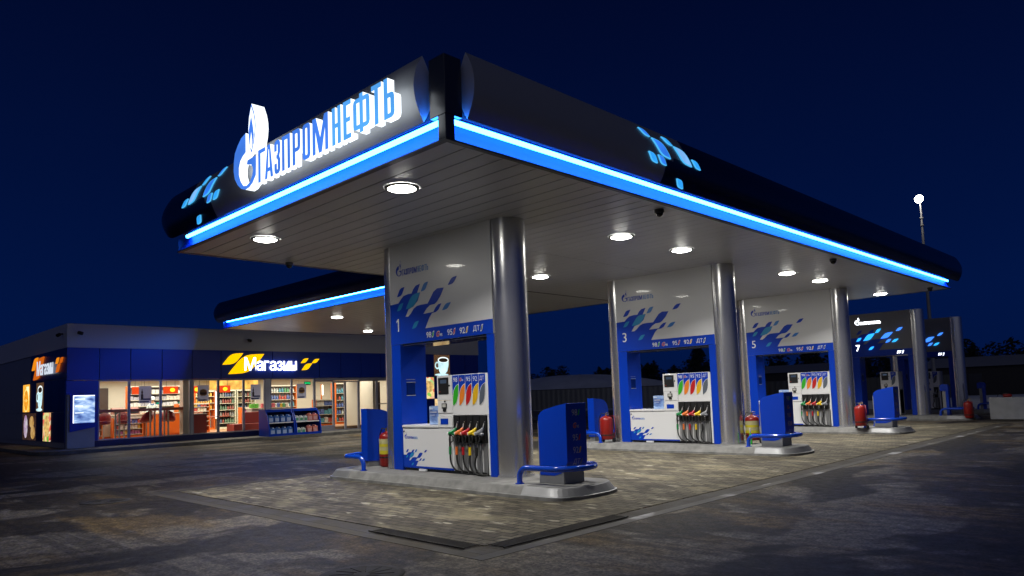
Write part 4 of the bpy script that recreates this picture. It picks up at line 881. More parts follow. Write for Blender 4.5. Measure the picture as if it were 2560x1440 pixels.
shop_sign((-25.3,-.95,2.9), lambda u, w, d: (-25.55+u, -.94-d, 2.98+w), 1.0, (m_yel2, m_or, m_sw2), 'small dim orange leaf sign with lettering on the dark side wall of the shop')
# ---- food light boxes
m_cupbg = emit('coffee_beans_glow', (.14,.07,.035), .7, .8, 26); m_cup = emit('cup_glow', (.55,.80,.85), 1.2, .25, 2); m_coff = emit('coffee_glow', (.05,.03,.02), .5)
m_org = emit('orange_slice_glow', (1,.36,.01), .9, .25, 5); m_orgbg = emit('orange_juice_glow', (1,.45,.05), 1.1, .5, 3); m_rind = emit('orange_rind_glow', (1,.75,.25), 1.3)
def patchy(name, cols, sc, st):
    m = bpy.data.materials.new(name); n, o = nodes(m); L = n.links; N = n.nodes.new
    t = N('ShaderNodeTexCoord'); x = N('ShaderNodeTexVoronoi'); x.inputs['Scale'].default_value = sc; L.new(t.outputs['Object'], x.inputs['Vector'])
    sp = N('ShaderNodeSeparateColor'); L.new(x.outputs['Color'], sp.inputs[0]); r = N('ShaderNodeValToRGB'); r.color_ramp.interpolation = 'LINEAR'
    e = r.color_ramp.elements; e[0].color = (*cols[0],1); e[1].color = (*cols[-1],1)
    for i, c in enumerate(cols[1:-1]): k = e.new((i+1)/(len(cols)-1)); k.color = (*c,1)
    L.new(sp.outputs[0], r.inputs[0]); q = N('ShaderNodeEmission'); q.inputs[1].default_value = st; L.new(r.outputs[0], q.inputs[0]); L.new(q.outputs[0], o.inputs[0]); return m
m_salad = patchy('salad_glow', [(.10,.42,.03),(.95,.80,.35),(1,.45,.20),(.75,.06,.06),(.95,.85,.55),(.2,.6,.05)], 5, 1.0)
m_ice = patchy('ice_cream_glow', [(.85,.70,.85),(.45,.25,.5),(.9,.85,.95),(.35,.12,.15)], 6, .7); m_bread = patchy('bread_glow', [(.55,.30,.08),(.85,.55,.2),(.35,.16,.05),(.75,.5,.25)], 5, .8)
m_dkbg = emit('dark_picture_glow', (.10,.05,.04), .4, .6, 8)
def lightbox(name, label, loc, f, pics, bgm, W=1.18, H=1.19):
    t = thing(name, label, 'light box', loc, 'food picture light boxes'); L = t.location
    ff = lambda u, w, d: tuple(Vector(f(u, w, d))-L)
    b = MB(); b.prism([(0,0),(W,0),(W,H),(0,H)], ff, .012, -.005); b.build('picture', bgm, t)
    for nm, pts, m, d in pics: b = MB(); b.poly([ff(u, w, d) for u, w in pts]); b.build(nm, m, t)
    return t
def ell(cx, cy, rx, ry, n=24, rot=0): return [(cx+rx*math.cos(a)*math.cos(rot)-ry*math.sin(a)*math.sin(rot), cy+rx*math.cos(a)*math.sin(rot)+ry*math.sin(a)*math.cos(rot)) for a in (2*math.pi*i/n for i in range(n))]
def cup(): 
    body = [(.28,.95)]+[(.30,.62),(.36,.30),(.48,.12),(.78,.10),(.98,.30),(1.08,.62),(1.10,.95)]
    return [('saucer', ell(.55,.08,.52,.07), m_cup, .014), ('handle', ell(.24,.62,.19,.22), m_cup, .015), ('handle_hole', ell(.23,.62,.10,.13), m_cupbg, .016), ('cup', body, m_cup, .017), ('rim', ell(.69,.95,.41,.17), m_rind2, .018), ('coffee', ell(.69,.93,.34,.12), m_coff, .019)]
m_rind2 = emit('cup_rim_glow', (.85,.95,.95), 1.3)
fF = lambda y, z: (lambda u, w, d: (XF+.005+d, y+u, z+w)); fS = lambda x, z: (lambda u, w, d: (x+u, -.926-d, z+w))
def orange(): return [('glass', [(.62,.55),(1.12,.55),(1.12,1.15),(.62,1.15)], emit('juice_pale_glow', (1,.82,.45), 1.3), .013), ('slice', ell(.62,.52,.46,.52), m_rind, .014), ('pulp', ell(.62,.52,.41,.47), m_org, .015), ('core', ell(.62,.52,.07,.08), m_rind, .016)]+[('segment_line', [(.62+.08*math.cos(a),.52+.08*math.sin(a)),(.62+.4*math.cos(a-.02),.52+.45*math.sin(a-.02)),(.62+.4*math.cos(a+.02),.52+.45*math.sin(a+.02))], m_rind, .0165) for a in (i*math.pi/4 for i in range(8))]
lightbox('orange_lightbox', 'lit picture of an orange slice on the shop side wall', (-27.34,-.93,1.56), fS(-27.34,1.60), orange(), m_orgbg, 1.18, 1.24)
lightbox('coffee_lightbox', 'narrow lit picture of a coffee cup on the shop side wall', (-24.9,-.93,1.56), fS(-24.90,1.60), cup(), m_cupbg, 1.18, 1.24)
lightbox('ice_cream_lightbox', 'lit picture of pink ice cream at the left end of the lower side wall row', (-27.34,-.93,.35), fS(-27.34,.35), [('scoop', ell(.6,.6,.36,.52), m_ice, .014)], m_dkbg)
lightbox('bread_lightbox', 'lit picture of brown pastry in the middle of the lower side wall row', (-26.12,-.93,.35), fS(-26.12,.35), [('loaf', ell(.7,.35,.4,.3), m_bread, .014), ('loaf', ell(.5,.8,.42,.26), m_bread, .015)], m_dkbg)
lightbox('salad_lightbox', 'lit picture of salad and croissant at the right of the lower side wall row', (-23.68,-.93,.35), fS(-23.68,.35), [('filling', ell(.62,.62,.42,.46), emit('croissant_glow', (.85,.55,.18), .8, .5, 6), .014)], m_salad)
lightbox('coffee_lightbox', 'large lit coffee cup picture on the shop front seen through pump gantry 1', (XF,17.62,2.82), fF(17.62,2.83), cup(), m_cupbg, 1.18, 1.24)
lightbox('salad_lightbox', 'lit salad picture on the shop front left of the coffee cup picture', (XF,16.4,1.55), fF(16.40,1.55), [('filling', ell(.72,.68,.42,.34), emit('croissant_glow', (.85,.55,.18), .8, .5, 6), .014)], m_salad, 1.18, 1.22)
lightbox('bread_lightbox', 'lit bread picture low on the shop front under the coffee cup picture', (XF,17.62,.36), fF(17.62,.36), [('loaf', ell(.6,.5,.45,.3), m_bread, .014)], emit('warm_picture_glow', (1,.72,.35), .9, .4, 3), 1.18, 1.16)
# ---- corner information box
t = thing('info_lightbox', 'tall information box with lit winter landscape poster at the shop corner', 'light box', (-20.05,-.46,.12))
b = MB(); b.box((-.15,-.50,0), (.13,.47,1.0)); b.build('lower_body', m_clad, t, bevel=.01)
b = MB(); b.prism([(-.42,.64),(.47,.80),(.47,2.12),(-.42,2.12)], lambda u, w, d: (d, u, w), .195, .135); b.build('front_panel', m_blue, t, bevel=.01)
b = MB(); b.box((-.15,-.50,1.003), (.132,.47,2.10)); b.build('upper_body', m_clad, t, bevel=.01)
b = MB(); b.box((.197,-.32,.98), (.202,.44,2.06)); po = b.build('poster', m_landlit, t)
b = MB(); b.box((.2025,-.32,2.03), (.204,.44,2.06)); b.box((.2025,-.32,.98), (.204,-.29,2.03)); b.build('lit_edge', emit('poster_edge_glow', (.95,.98,1), 2), po)
b = MB(); b.box((.2025,-.25,1.90), (.204,.10,1.93)); b.box((.2025,-.25,1.62), (.204,.02,1.66)); b.box((.2025,-.25,1.36), (.204,.05,1.39)); b.build('text_bars', emit('poster_text_glow', (.85,.93,1), 1.6), po)
# ---- cameras on the parapet
def bullet(loc, rz, label):
    t = thing('wall_camera', label, 'security camera', loc, 'wall cameras', rz)
    MB().cyl((0,0,0), (0,-.10,0), .03, 10).build('bracket', m_trim, t); MB().cyl((-.02,-.12,-.02), (.10,-.22,-.07), .07, 14).build('housing', m_black, t)
bullet((XF-.55,-.93,4.66), 0, 'black wall camera on the side parapet left of the shop corner'); bullet((XF+.03,-.55,4.70), math.pi/2, 'black wall camera on the front parapet right of the shop corner')
bullet((XF+.03,6.45,4.60), math.pi/2, 'small wall camera on the parapet above the large yellow sign')
# ---- outdoor display racks with canisters
def rack(y0, y1, label):
    t = thing('display_rack', label, 'display rack', (-18.95,y0,.12), 'outdoor display racks')
    w = y1-y0; prof = [(-.5,0),(.48,0),(.46,.32),(.38,.68),(.25,.98),(.08,1.20),(-.5,1.22)]
    for y in (0, w-.05): b = MB(); b.prism(prof, lambda u, z, d: (u, d, z), y, y+.05); b.build('side_panel', m_blue, t)
    b = MB(); b.box((-.5,.05,0), (.46,w-.05,.05)); b.box((.44,.05,.05), (.465,w-.05,.10)); b.build('bottom_shelf', m_blue, t)
    b = MB(); b.box((-.48,.05,.58), (.36,w-.05,.60)); b.build('middle_shelf', m_blue, t); b = MB(); b.box((.362,.05,.565), (.375,w-.05,.615)); b.build('shelf_lip', m_printw, t)
    b = MB(); b.box((-.5,.05,1.16), (.10,w-.05,1.20)); b.box((.09,.05,1.08), (.115,w-.05,1.20)); b.build('top', m_blue, t)
    b = MB(); b.box((-.5,.05,.05), (-.48,w-.05,1.16)); b.build('back_panel', pbr('rack_back', (.004,.015,.12), .6), t); return t
rack(6.62, 7.92, 'blue outdoor display rack full of blue canisters, left of the pair'); rack(7.96, 9.26, 'blue outdoor display rack with white and pink canisters, right of the pair')
def canister(m, lm, s, label, group, loc):
    t = thing('canister', label, 'canister', loc, group)
    w, h, d = .10*s, .27*s, .08*s
    b = MB(); b.box((-d,-w,0), (d,w,h*.86), .018*s); b.build('body', m, t)
    b = MB(); b.cyl((0,w*.45,h*.85), (0,w*.45,h), .022*s, 10); b.build('cap', m_printw, t)
    b = MB(); b.tube([(0,-w*.75,h*.82), (0,-w*.7,h*.97), (0,w*.1,h*.99), (0,w*.2,h*.84)], .012*s, 6); b.build('handle', m, t)
    b = MB(); b.box((d,-w*.7,h*.15), (d+.003,w*.7,h*.62)); b.build('label_patch', lm, t); return t
m_cb = pbr('canister_blue', (.05,.16,.50), .35); m_cw = pbr('canister_white', (.60,.64,.62), .35); m_cp = pbr('canister_pink', (.52,.16,.13), .35); m_lb = pbr('canister_label', (.40,.50,.72), .5); m_lg = pbr('canister_label_green', (.08,.30,.16), .5); m_lp = pbr('canister_label_pink', (.55,.30,.28), .5)
cb0 = canister(m_cb, m_lb, 1.25, 'blue screenwash canister on the upper shelf of the left rack', 'blue canisters upper', (-18.80,6.84,.722))
for i in range(1, 4): dup(cb0, (-18.80,6.84+.29*i,.722))
c2 = dup(cb0, (-18.68,6.86,.172), 'blue screenwash canister on the bottom shelf of the left rack', None, 'blue canisters lower')
for i in range(1, 4): dup(c2, (-18.68,6.86+.29*i,.172))
cw0 = canister(m_cw, m_lg, 1.0, 'white green-labelled canister on the upper shelf of the right rack', 'white canisters upper', (-18.80,8.14,.722))
for i in range(1, 3): dup(cw0, (-18.80,8.14+.22*i,.722))
c3 = dup(cw0, (-18.68,8.17,.172), 'white green-labelled canister on the bottom shelf of the right rack', None, 'white canisters lower'); dup(c3, (-18.68,8.40,.172))
cp0 = canister(m_cp, m_lp, 1.3, 'pink canister on the upper shelf of the right rack', 'pink canisters upper', (-18.80,8.80,.722)); dup(cp0, (-18.80,9.08,.722))
c4 = dup(cp0, (-18.68,8.70,.172), 'pink canister on the bottom shelf of the right rack', None, 'pink canisters lower'); dup(c4, (-18.68,9.0,.172))

# ================================================================== SHOP INTERIOR
m_oran = pbr('orange_laminate', (.62,.13,.008), .4); m_bar = pbr('bar_wood', (.60,.15,.07), .45); m_seat = pbr('stool_red', (.30,.02,.03), .4); m_sofa = pbr('sofa_red', (.34,.05,.04), .6)
m_shelf = pbr('shelf_cream', (.62,.58,.48), .5); m_sgrey = pbr('shelf_grey', (.30,.30,.29), .5); m_chrome = pbr('tube_steel', (.45,.42,.38), .35, .8)
t = thing('bar_table', 'long red-brown window bar table with paired steel legs', 'bar table', (-20.9,2.0,.30))
b = MB(); b.box((-.32,-2.0,1.16), (.22,1.72,1.28)); b.build('table_top', m_bar, t)
for y in (-.95,-.80,1.0,1.16,.42,.60,-1.85): b = MB(); b.cyl((0,y,0), (0,y,1.16), .035, 10); b.build('leg', m_chrome, t)
def stool(y, rz, label):
    t = thing('bar_stool', label, 'bar stool', (-21.45,y,.30), 'red bar stools', rz)
    b = MB(); n = 16; rings = [(.05,.66),(.20,.68),(.27,.76),(.29,.90)]
    vs = []
    for i, (r, z) in enumerate(rings):
        for j in range(n): a = 2*math.pi*j/n; lift = max(0, math.cos(a))*.26*(i/3)**2; vs.append((r*math.cos(a), r*math.sin(a), z+lift-(.10*(i/3) if math.cos(a) < .2 else 0)))
    b.add(vs, [(i*n+j, i*n+(j+1) % n, (i+1)*n+(j+1) % n, (i+1)*n+j) for i in range(3) for j in range(n)], True); b.add(vs[:n], [tuple(range(n))[::-1]])
    so = b.build('seat', m_seat, t); md = so.modifiers.new('s', 'SOLIDIFY'); md.thickness = .03
    MB().cyl((0,0,.02), (0,0,.66), .026, 10).build('pole', m_chrome, t); MB().lathe([(.20,0),(.19,.015),(.04,.03)], n=18).build('foot', m_chrome, t)
stool(.75, 2.6, 'red bar stool at the left end behind the shop window'); stool(1.55, 3.1, 'red bar stool second from the left at the window bar'); stool(2.45, .3, 'dark red bar stool left of the cashier behind the window bar'); stool(3.38, -.6, 'light red bar stool at the right end of the window bar')
m_shade = emit('lampshade_red_glow', (1,.085,.015), 1.0); m_bulb = emit('bulb_yellow_glow', (1,.55,.02), 2.2)
def shade(y, label):
    t = thing('pendant_lamp', label, 'pendant lamp', (-21.6,y,2.98), 'orange pendant lamps')
    b = MB(); b.box((-.13,-.28,-.78), (.13,.28,-.46)); so = b.build('lamp_shade', m_shade, t)
    b = MB(); b.prism(ell(.03,-.62,.11,.09,16), lambda u, w, d: (d, u, w), .134, .130); b.build('glow_spot', m_bulb, so)
    for s in (-.19, .19): b = MB(); b.cyl((0,s,-.46), (0,s,0), .008, 6); b.build('rod', m_trim, t)
for y, lb in ((2.22,'orange pendant lamp partly behind the bottle poster'),(3.52,'orange pendant lamp left of the inner column'),(4.60,'orange pendant lamp partly behind the first burger poster'),(5.92,'orange pendant lamp in the middle window in front of the fridges')): shade(y, lb)
def paper():
    m = bpy.data.materials.new('backlit_paper'); n, o = nodes(m); d = n.nodes.new('ShaderNodeBsdfDiffuse'); tr = n.nodes.new('ShaderNodeBsdfTranslucent'); mx = n.nodes.new('ShaderNodeMixShader')
    d.inputs[0].default_value = (.62,.64,.74,1); tr.inputs[0].default_value = (.20,.22,.34,1); mx.inputs[0].default_value = .5
    n.links.new(d.outputs[0], mx.inputs[1]); n.links.new(tr.outputs[0], mx.inputs[2]); n.links.new(mx.outputs[0], o.inputs[0]); return m
m_paper = paper()
def poster(y, kind, label):
    t = thing('hanging_poster', label, 'poster', (-20.42,y,1.80), 'posters hung in the shop windows')
    b = MB(); b.poly([(0,0,0),(0,.5,0),(0,.5,.72),(0,0,.72)]); b.build('board', m_paper, t)
    b = MB(); b.box((.0065,.03,.03), (.010,.40,.09)); b.build('caption_bar', pbr('poster_navy', (.02,.04,.16), .5), t)
    F = lambda d: (lambda u, w, _=0: (.0065+d, u, w))
    if kind == 'burger':
        b = MB(); b.poly([F(.001)(u, w) for u, w in ell(.25,.32,.16,.08)]); b.build('bun_bottom', pbr('bun', (.42,.22,.08), .6), t)
        b = MB(); b.poly([F(.002)(u, w) for u, w in ell(.25,.37,.165,.06)]); b.build('patty', pbr('patty', (.10,.035,.02), .6), t)
        b = MB(); b.poly([F(.003)(u, w) for u, w in [(.09,.40)]+[(.25+.16*math.cos(a),.42+.13*math.sin(a)) for a in (math.pi-math.pi*i/10 for i in range(11))]+[(.41,.40)]]); b.build('bun_top', pbr('bun', (.42,.22,.08), .6), t)
    else:
        b = MB(); b.poly([F(.001)(u, w) for u, w in [(.08,.14),(.17,.14),(.175,.34),(.15,.40),(.165,.46),(.14,.54),(.135,.60),(.115,.60),(.11,.54),(.085,.46),(.10,.40),(.075,.34)]]); b.build('bottle_picture', pbr('cola_dark', (.03,.008,.01), .4), t)
        b = MB(); b.box((.0068,.17,.13), (.0085,.46,.20)); b.build('stripe', pbr('poster_navy', (.02,.04,.16), .5), t)
    b = MB(); b.cyl((0,.1,.72), (0,.1,1.18), .003, 5); b.cyl((0,.4,.72), (0,.4,1.18), .003, 5); b.build('cord', m_trim, t)
poster(1.80, 'bottle', 'dark hanging poster of a bottle in the second shop window'); poster(4.24, 'burger', 'hanging burger poster in the fourth shop window'); poster(6.70, 'bottle', 'hanging bottle poster in the window left of the racks'); poster(9.08, 'burger', 'hanging burger poster above the right display rack')
PAL = {'white': [(.62,.62,.60),(.55,.57,.62),(.60,.55,.48),(.35,.35,.40)], 'mix': [(.55,.10,.08),(.62,.55,.40),(.12,.16,.42),(.55,.35,.05),(.10,.30,.12),(.62,.62,.58),(.30,.10,.25)], 'cold': [(.12,.22,.14),(.25,.25,.24),(.30,.08,.06),(.10,.14,.24),(.20,.16,.08)], 'oil': [(.55,.60,.58),(.10,.35,.16),(.08,.30,.40),(.58,.58,.55),(.45,.08,.06),(.10,.16,.42)], 'yellow': [(.72,.50,.10),(.62,.34,.05),(.75,.62,.30)]}
PM = {}
def pm(c):
    if c not in PM: PM[c] = pbr('goods_%d' % len(PM), c, .45)
    return PM[c]
PROTO = {}
def item(kind, c):
    k = (kind, c)
    if k not in PROTO:
        b = MB()
        if kind == 'packet': b.box((-.05,-.5,0), (.05,.5,1), .04)
        else: b.lathe([(.36,0),(.40,.04),(.40,.62),(.16,.80),(.14,1.0)], n=8)
        me = b.build('goods', pm(c)).data; o = [q for q in COL.objects if q.data == me][0]; bpy.data.objects.remove(o); PROTO[k] = me
    return PROTO[k]
def shelf_unit(x, y0, y1, zs, ztop, depth, pal, kind, iw, ih, label, glabel, side=m_oran, board=m_shelf, back=m_sgrey, fill=1.0, cat='shelf unit', name='shelf_unit'):
    t = thing(name, label, cat, (x,y0,.30)); w = y1-y0
    b = MB(); b.box((-depth/2,0,0), (depth/2,.04,ztop-.3)); b.build('side_panel', side, t); b = MB(); b.box((-depth/2,w-.04,0), (depth/2,w,ztop-.3)); b.build('side_panel', side, t)
    b = MB(); b.box((-depth/2,.04,0), (-depth/2+.02,w-.04,ztop-.3)); b.build('back_panel', back, t)
    b = MB(); b.box((-depth/2,.04,0), (depth/2-.02,w-.04,.10)); b.build('plinth', side, t)
    b = MB(); b.box((-depth/2+.02,.04,ztop-.36), (depth/2,w-.04,ztop-.3)); b.build('top_board', board, t)
    for z in zs: b = MB(); b.box((-depth/2+.02,.04,z-.325), (depth/2,w-.04,z-.30)); b.build('shelf', board, t)
    gname = 'goods on '+label[:40]
    for z in zs:
        y = y0+.06
        while y+iw < y1-.05:
            if random.random() < fill:
                c = random.choice(PAL[pal]); n_ = random.randint(1, 3)
                for _ in range(n_):
                    if y+iw > y1-.05: break
                    o = bpy.data.objects.new('packet' if kind == 'packet' else 'bottle', item(kind, c)); COL.objects.link(o)
                    o.location = (x+depth/2-.10, y+iw/2, z); s = random.uniform(.8, 1.1); o.scale = (1 if kind == 'packet' else iw, iw*.92, ih*s); tag(o, glabel, 'packet' if kind == 'packet' else 'bottle', gname); y += iw
            else: y += iw
shelf_unit(-25.6, 2.95, 5.6, (1.35,1.68,1.98,2.28), 2.66, .45, 'white', 'packet', .17, .19, 'orange sided back wall shelving behind the cashier', 'small pale packet on the shelving behind the cashier', fill=.9)
shelf_unit(-24.3, 4.75, 6.3, (.62,.86,1.10,1.34,1.56), 1.74, .5, 'mix', 'packet', .15, .15, 'low sweet shelf stand in the middle window', 'colourful snack packet on the low sweet stand', fill=.85)
shelf_unit(-23.6, 3.05, 3.66, (.50,.72,.94,1.16), 1.36, .4, 'mix', 'packet', .12, .14, 'narrow snack stand under the right end of the bar', 'snack packet on the narrow stand under the bar', fill=.9)
shelf_unit(-27.3, 6.75, 7.85, (1.40,1.75,2.10), 2.40, .45, 'yellow', 'bottle', .13, .24, 'brightly lit shelf of amber bottles beside the fridges', 'amber bottle on the brightly lit shelf', fill=.9)
for yy, lb in ((7.95,'glass door drinks fridge, left of the pair'),(9.10,'glass door drinks fridge, right of the pair')):
    shelf_unit(-27.4, yy, yy+1.08, (.62,.98,1.34,1.70,2.05), 2.42, .6, 'cold', 'bottle', .135, .24, lb, 'chilled bottle in the '+lb.split(',')[1].strip()[:5].strip()+' drinks fridge', pbr('fridge_cream', (.60,.62,.50), .4), pbr('fridge_cream', (.60,.62,.50), .4), m_black, .95, 'fridge', 'drinks_fridge')
shelf_unit(-24.0, 13.3, 14.9, (.45,.85,1.25,1.65,2.05), 2.62, .5, 'oil', 'bottle', .17, .27, 'tall shelving of motor oil seen through the shop doors', 'motor oil bottle on the tall shelving behind the doors', fill=.9)
shelf_unit(-22.6, 11.25, 12.35, (.48,.92,1.38), 1.72, .4, 'oil', 'packet', .24, .27, 'low stand of canisters just inside the shop doors', 'canister on the low stand inside the doors', fill=.9)
shelf_unit(-24.6, 8.1, 8.9, (.55,.85,1.15), 1.45, .4, 'mix', 'packet', .14, .16, 'short shelf stand behind the red sofa', 'packet on the short stand behind the sofa', fill=.8)
shelf_unit(-22.9, 1.5, 2.75, (.46,.70,.94), 1.20, .35, 'mix', 'packet', .12, .17, 'low orange snack display in front of the service counter', 'snack packet on the low orange display', fill=.9)
shelf_unit(-22.9, .3, 1.1, (.46,.72), 1.0, .35, 'mix', 'packet', .13, .17, 'short orange snack display at the left end of the counter', 'snack packet on the short orange display', fill=.8)
shelf_unit(-25.8, 10.3, 11.9, (.60,1.0,1.4,1.8,2.2), 2.6, .4, 'oil', 'bottle', .16, .26, 'rear wall shelving left of the motor oil shelves', 'bottle on the rear wall shelving', fill=.9)
# counters
def counter(x0, x1, y0, y1, h, m, label, top=m_shelf):
    t = thing('service_counter', label, 'counter', ((x0+x1)/2,(y0+y1)/2,.30)); a, c = (x1-x0)/2, (y1-y0)/2
    b = MB(); b.box((-a,-c,.08), (a,c,h)); b.build('front', m, t); b = MB(); b.box((-a+.03,-c+.03,0), (a-.03,c-.03,.08)); b.build('plinth', m_oran, t); b = MB(); b.box((-a-.03,-c-.03,h), (a+.03,c+.03,h+.04)); b.build('worktop', top, t)
counter(-23.9,-23.2,.9,2.9,1.0, pbr('counter_beige', (.45,.38,.30), .5), 'beige service counter with orange plinth left of the cashier'); counter(-23.9,-23.2,3.0,5.6,1.0, m_oran, 'orange service counter in front of the cashier')
counter(-23.0,-22.4,7.7,9.85,1.05, m_sgrey, 'grey counter with packs behind the display racks'); counter(-21.6,-20.9,4.2,4.85,.92, m_sofa, 'red boxed counter end in the fourth window')
for y, c, n_, lb in ((7.75,(.12,.42,.05),3,'green drinks pack on the grey counter'),(8.35,(.50,.10,.12),5,'red drinks pack on the grey counter')):
    for i in range(n_):
        o = bpy.data.objects.new('packet', item('packet', c)); COL.objects.link(o); o.location = (-22.6,y+.15*i,1.39); o.scale = (1.5,.14,.22); tag(o, lb, 'packet', lb+'s')
for y, c in ((9.05,(.62,.62,.60)),(9.2,(.10,.14,.42)),(9.34,(.55,.35,.05)),(9.5,(.10,.30,.12)),(9.66,(.6,.5,.4))):
    o = bpy.data.objects.new('packet', item('packet', c)); COL.objects.link(o); o.location = (-22.6,y,1.39); o.scale = (1.5,.13,.20); tag(o, 'small mixed packet at the right end of the grey counter', 'packet', 'mixed packets on the grey counter')
t = thing('sofa', 'red low backed sofa block in the window left of the racks', 'sofa', (-21.6,7.0,.30))
b = MB(); b.box((-.4,-.75,0), (.4,.55,.38), .02); b.build('seat', m_sofa, t); b = MB(); b.box((-.45,.0,.38), (-.1,.75,.92), .02); b.build('backrest', m_sofa, t)
t = thing('cafe_table', 'small brown cafe table on a steel post in the middle window', 'table', (-22.2,5.95,.30))
b = MB(); b.box((-.3,-.45,.74), (.3,.45,.78)); b.build('table_top', m_bar, t); b = MB(); b.cyl((0,0,.02), (0,0,.74), .035, 10); b.build('leg', m_chrome, t); MB().lathe([(.22,0),(.20,.02)], n=14).build('foot', m_chrome, t)
t = thing('menu_panel', 'glowing yellow orange picture panel above the drinks fridges', 'light panel', (-27.15,7.6,2.45)); b = MB(); b.box((-.05,0,0), (0,2.75,.5)); b.build('panel', emit('menu_glow', (1,.50,.10), 1.3, .5, 2.5), t); b = MB(); b.box((-.06,-.03,-.03), (-.01,2.78,-.001)); b.build('frame', m_shelf, t)
t = thing('light_strip', 'bright vertical light strip beside the left fridge', 'lamp', (-27.0,7.88,.9)); b = MB(); b.box((-.02,-.04,0), (.02,.02,1.45)); b.build('tube', emit('strip_glow', (1,.93,.75), 3.5), t); b = MB(); b.box((-.04,-.05,-.03), (-.021,.03,1.48)); b.build('holder', m_shelf, t)
t = thing('light_strip', 'bright vertical light strip on the stand behind the shop doors', 'lamp', (-22.7,11.85,1.95)); b = MB(); b.box((-.02,-.03,0), (.02,.03,.55)); b.build('tube', emit('strip_glow', (1,.93,.75), 3.5), t); b = MB(); b.box((-.04,-.09,-.25), (-.021,-.03,.58)); b.build('holder', m_oran, t)
b0 = MB(); t = thing('exit_sign', 'small green lit exit sign above the right burger poster', 'exit sign', (-20.5,9.52,2.46)); b0.box((-.02,0,0), (.0,.36,.17)); b0.build('panel', emit('exit_dark_green', (.0,.10,.03), .6), t)
b0 = MB(); text(b0, 'ВЫХОД', .03, .045, .30, .08, lambda u, w, d: (.002, u, w), .02); b0.build('lettering', emit('exit_green', (.02,.95,.25), 1.6), t)
for y, lb in ((3.62,'small green till display right of the cashier'),(4.62,'small green till display above the red boxed counter')):
    t = thing('till_display', lb, 'till display', (-23.35,y,1.34), 'till displays'); b = MB(); b.cyl((0,0,0), (0,0,.40), .02, 8); b.build('stem', m_shelf, t); b = MB(); b.box((-.02,-.14,.40), (.02,.14,.52)); b.build('case', m_black, t); b = MB(); b.box((.0205,-.11,.43), (.023,.11,.49)); b.build('digits', emit('till_green', (.02,.45,.28), 1), t)
for y, s_, lb in ((1.9,1.0,'dark red till box on the counter left of the cashier'),(2.55,.9,'second dark red box nearest the cashier on the counter')):
    t = thing('till_box', lb, 'box', (-23.45,y,1.34)); b = MB(); b.prism([(-.2*s_,0),(.2*s_,0),(.2*s_,.16),(-.05*s_,.30),(-.2*s_,.30)], lambda u, w, d: (u, d, w), -.24*s_, .24*s_); b.build('body', pbr('box_brown', (.28,.10,.08), .5), t); b = MB(); b.box((.201*s_,-.2*s_,.03), (.205*s_,.2*s_,.12)); b.build('front', m_black, t)
t = thing('coffee_machine', 'white counter appliance at the left end of the service counter', 'appliance', (-23.5,1.05,1.34)); b = MB(); b.box((-.2,-.3,0), (.2,.3,.22), .02); b.build('body', m_shelf, t); b = MB(); b.box((.201,-.1,.06), (.206,.2,.12)); b.build('panel', m_black, t)
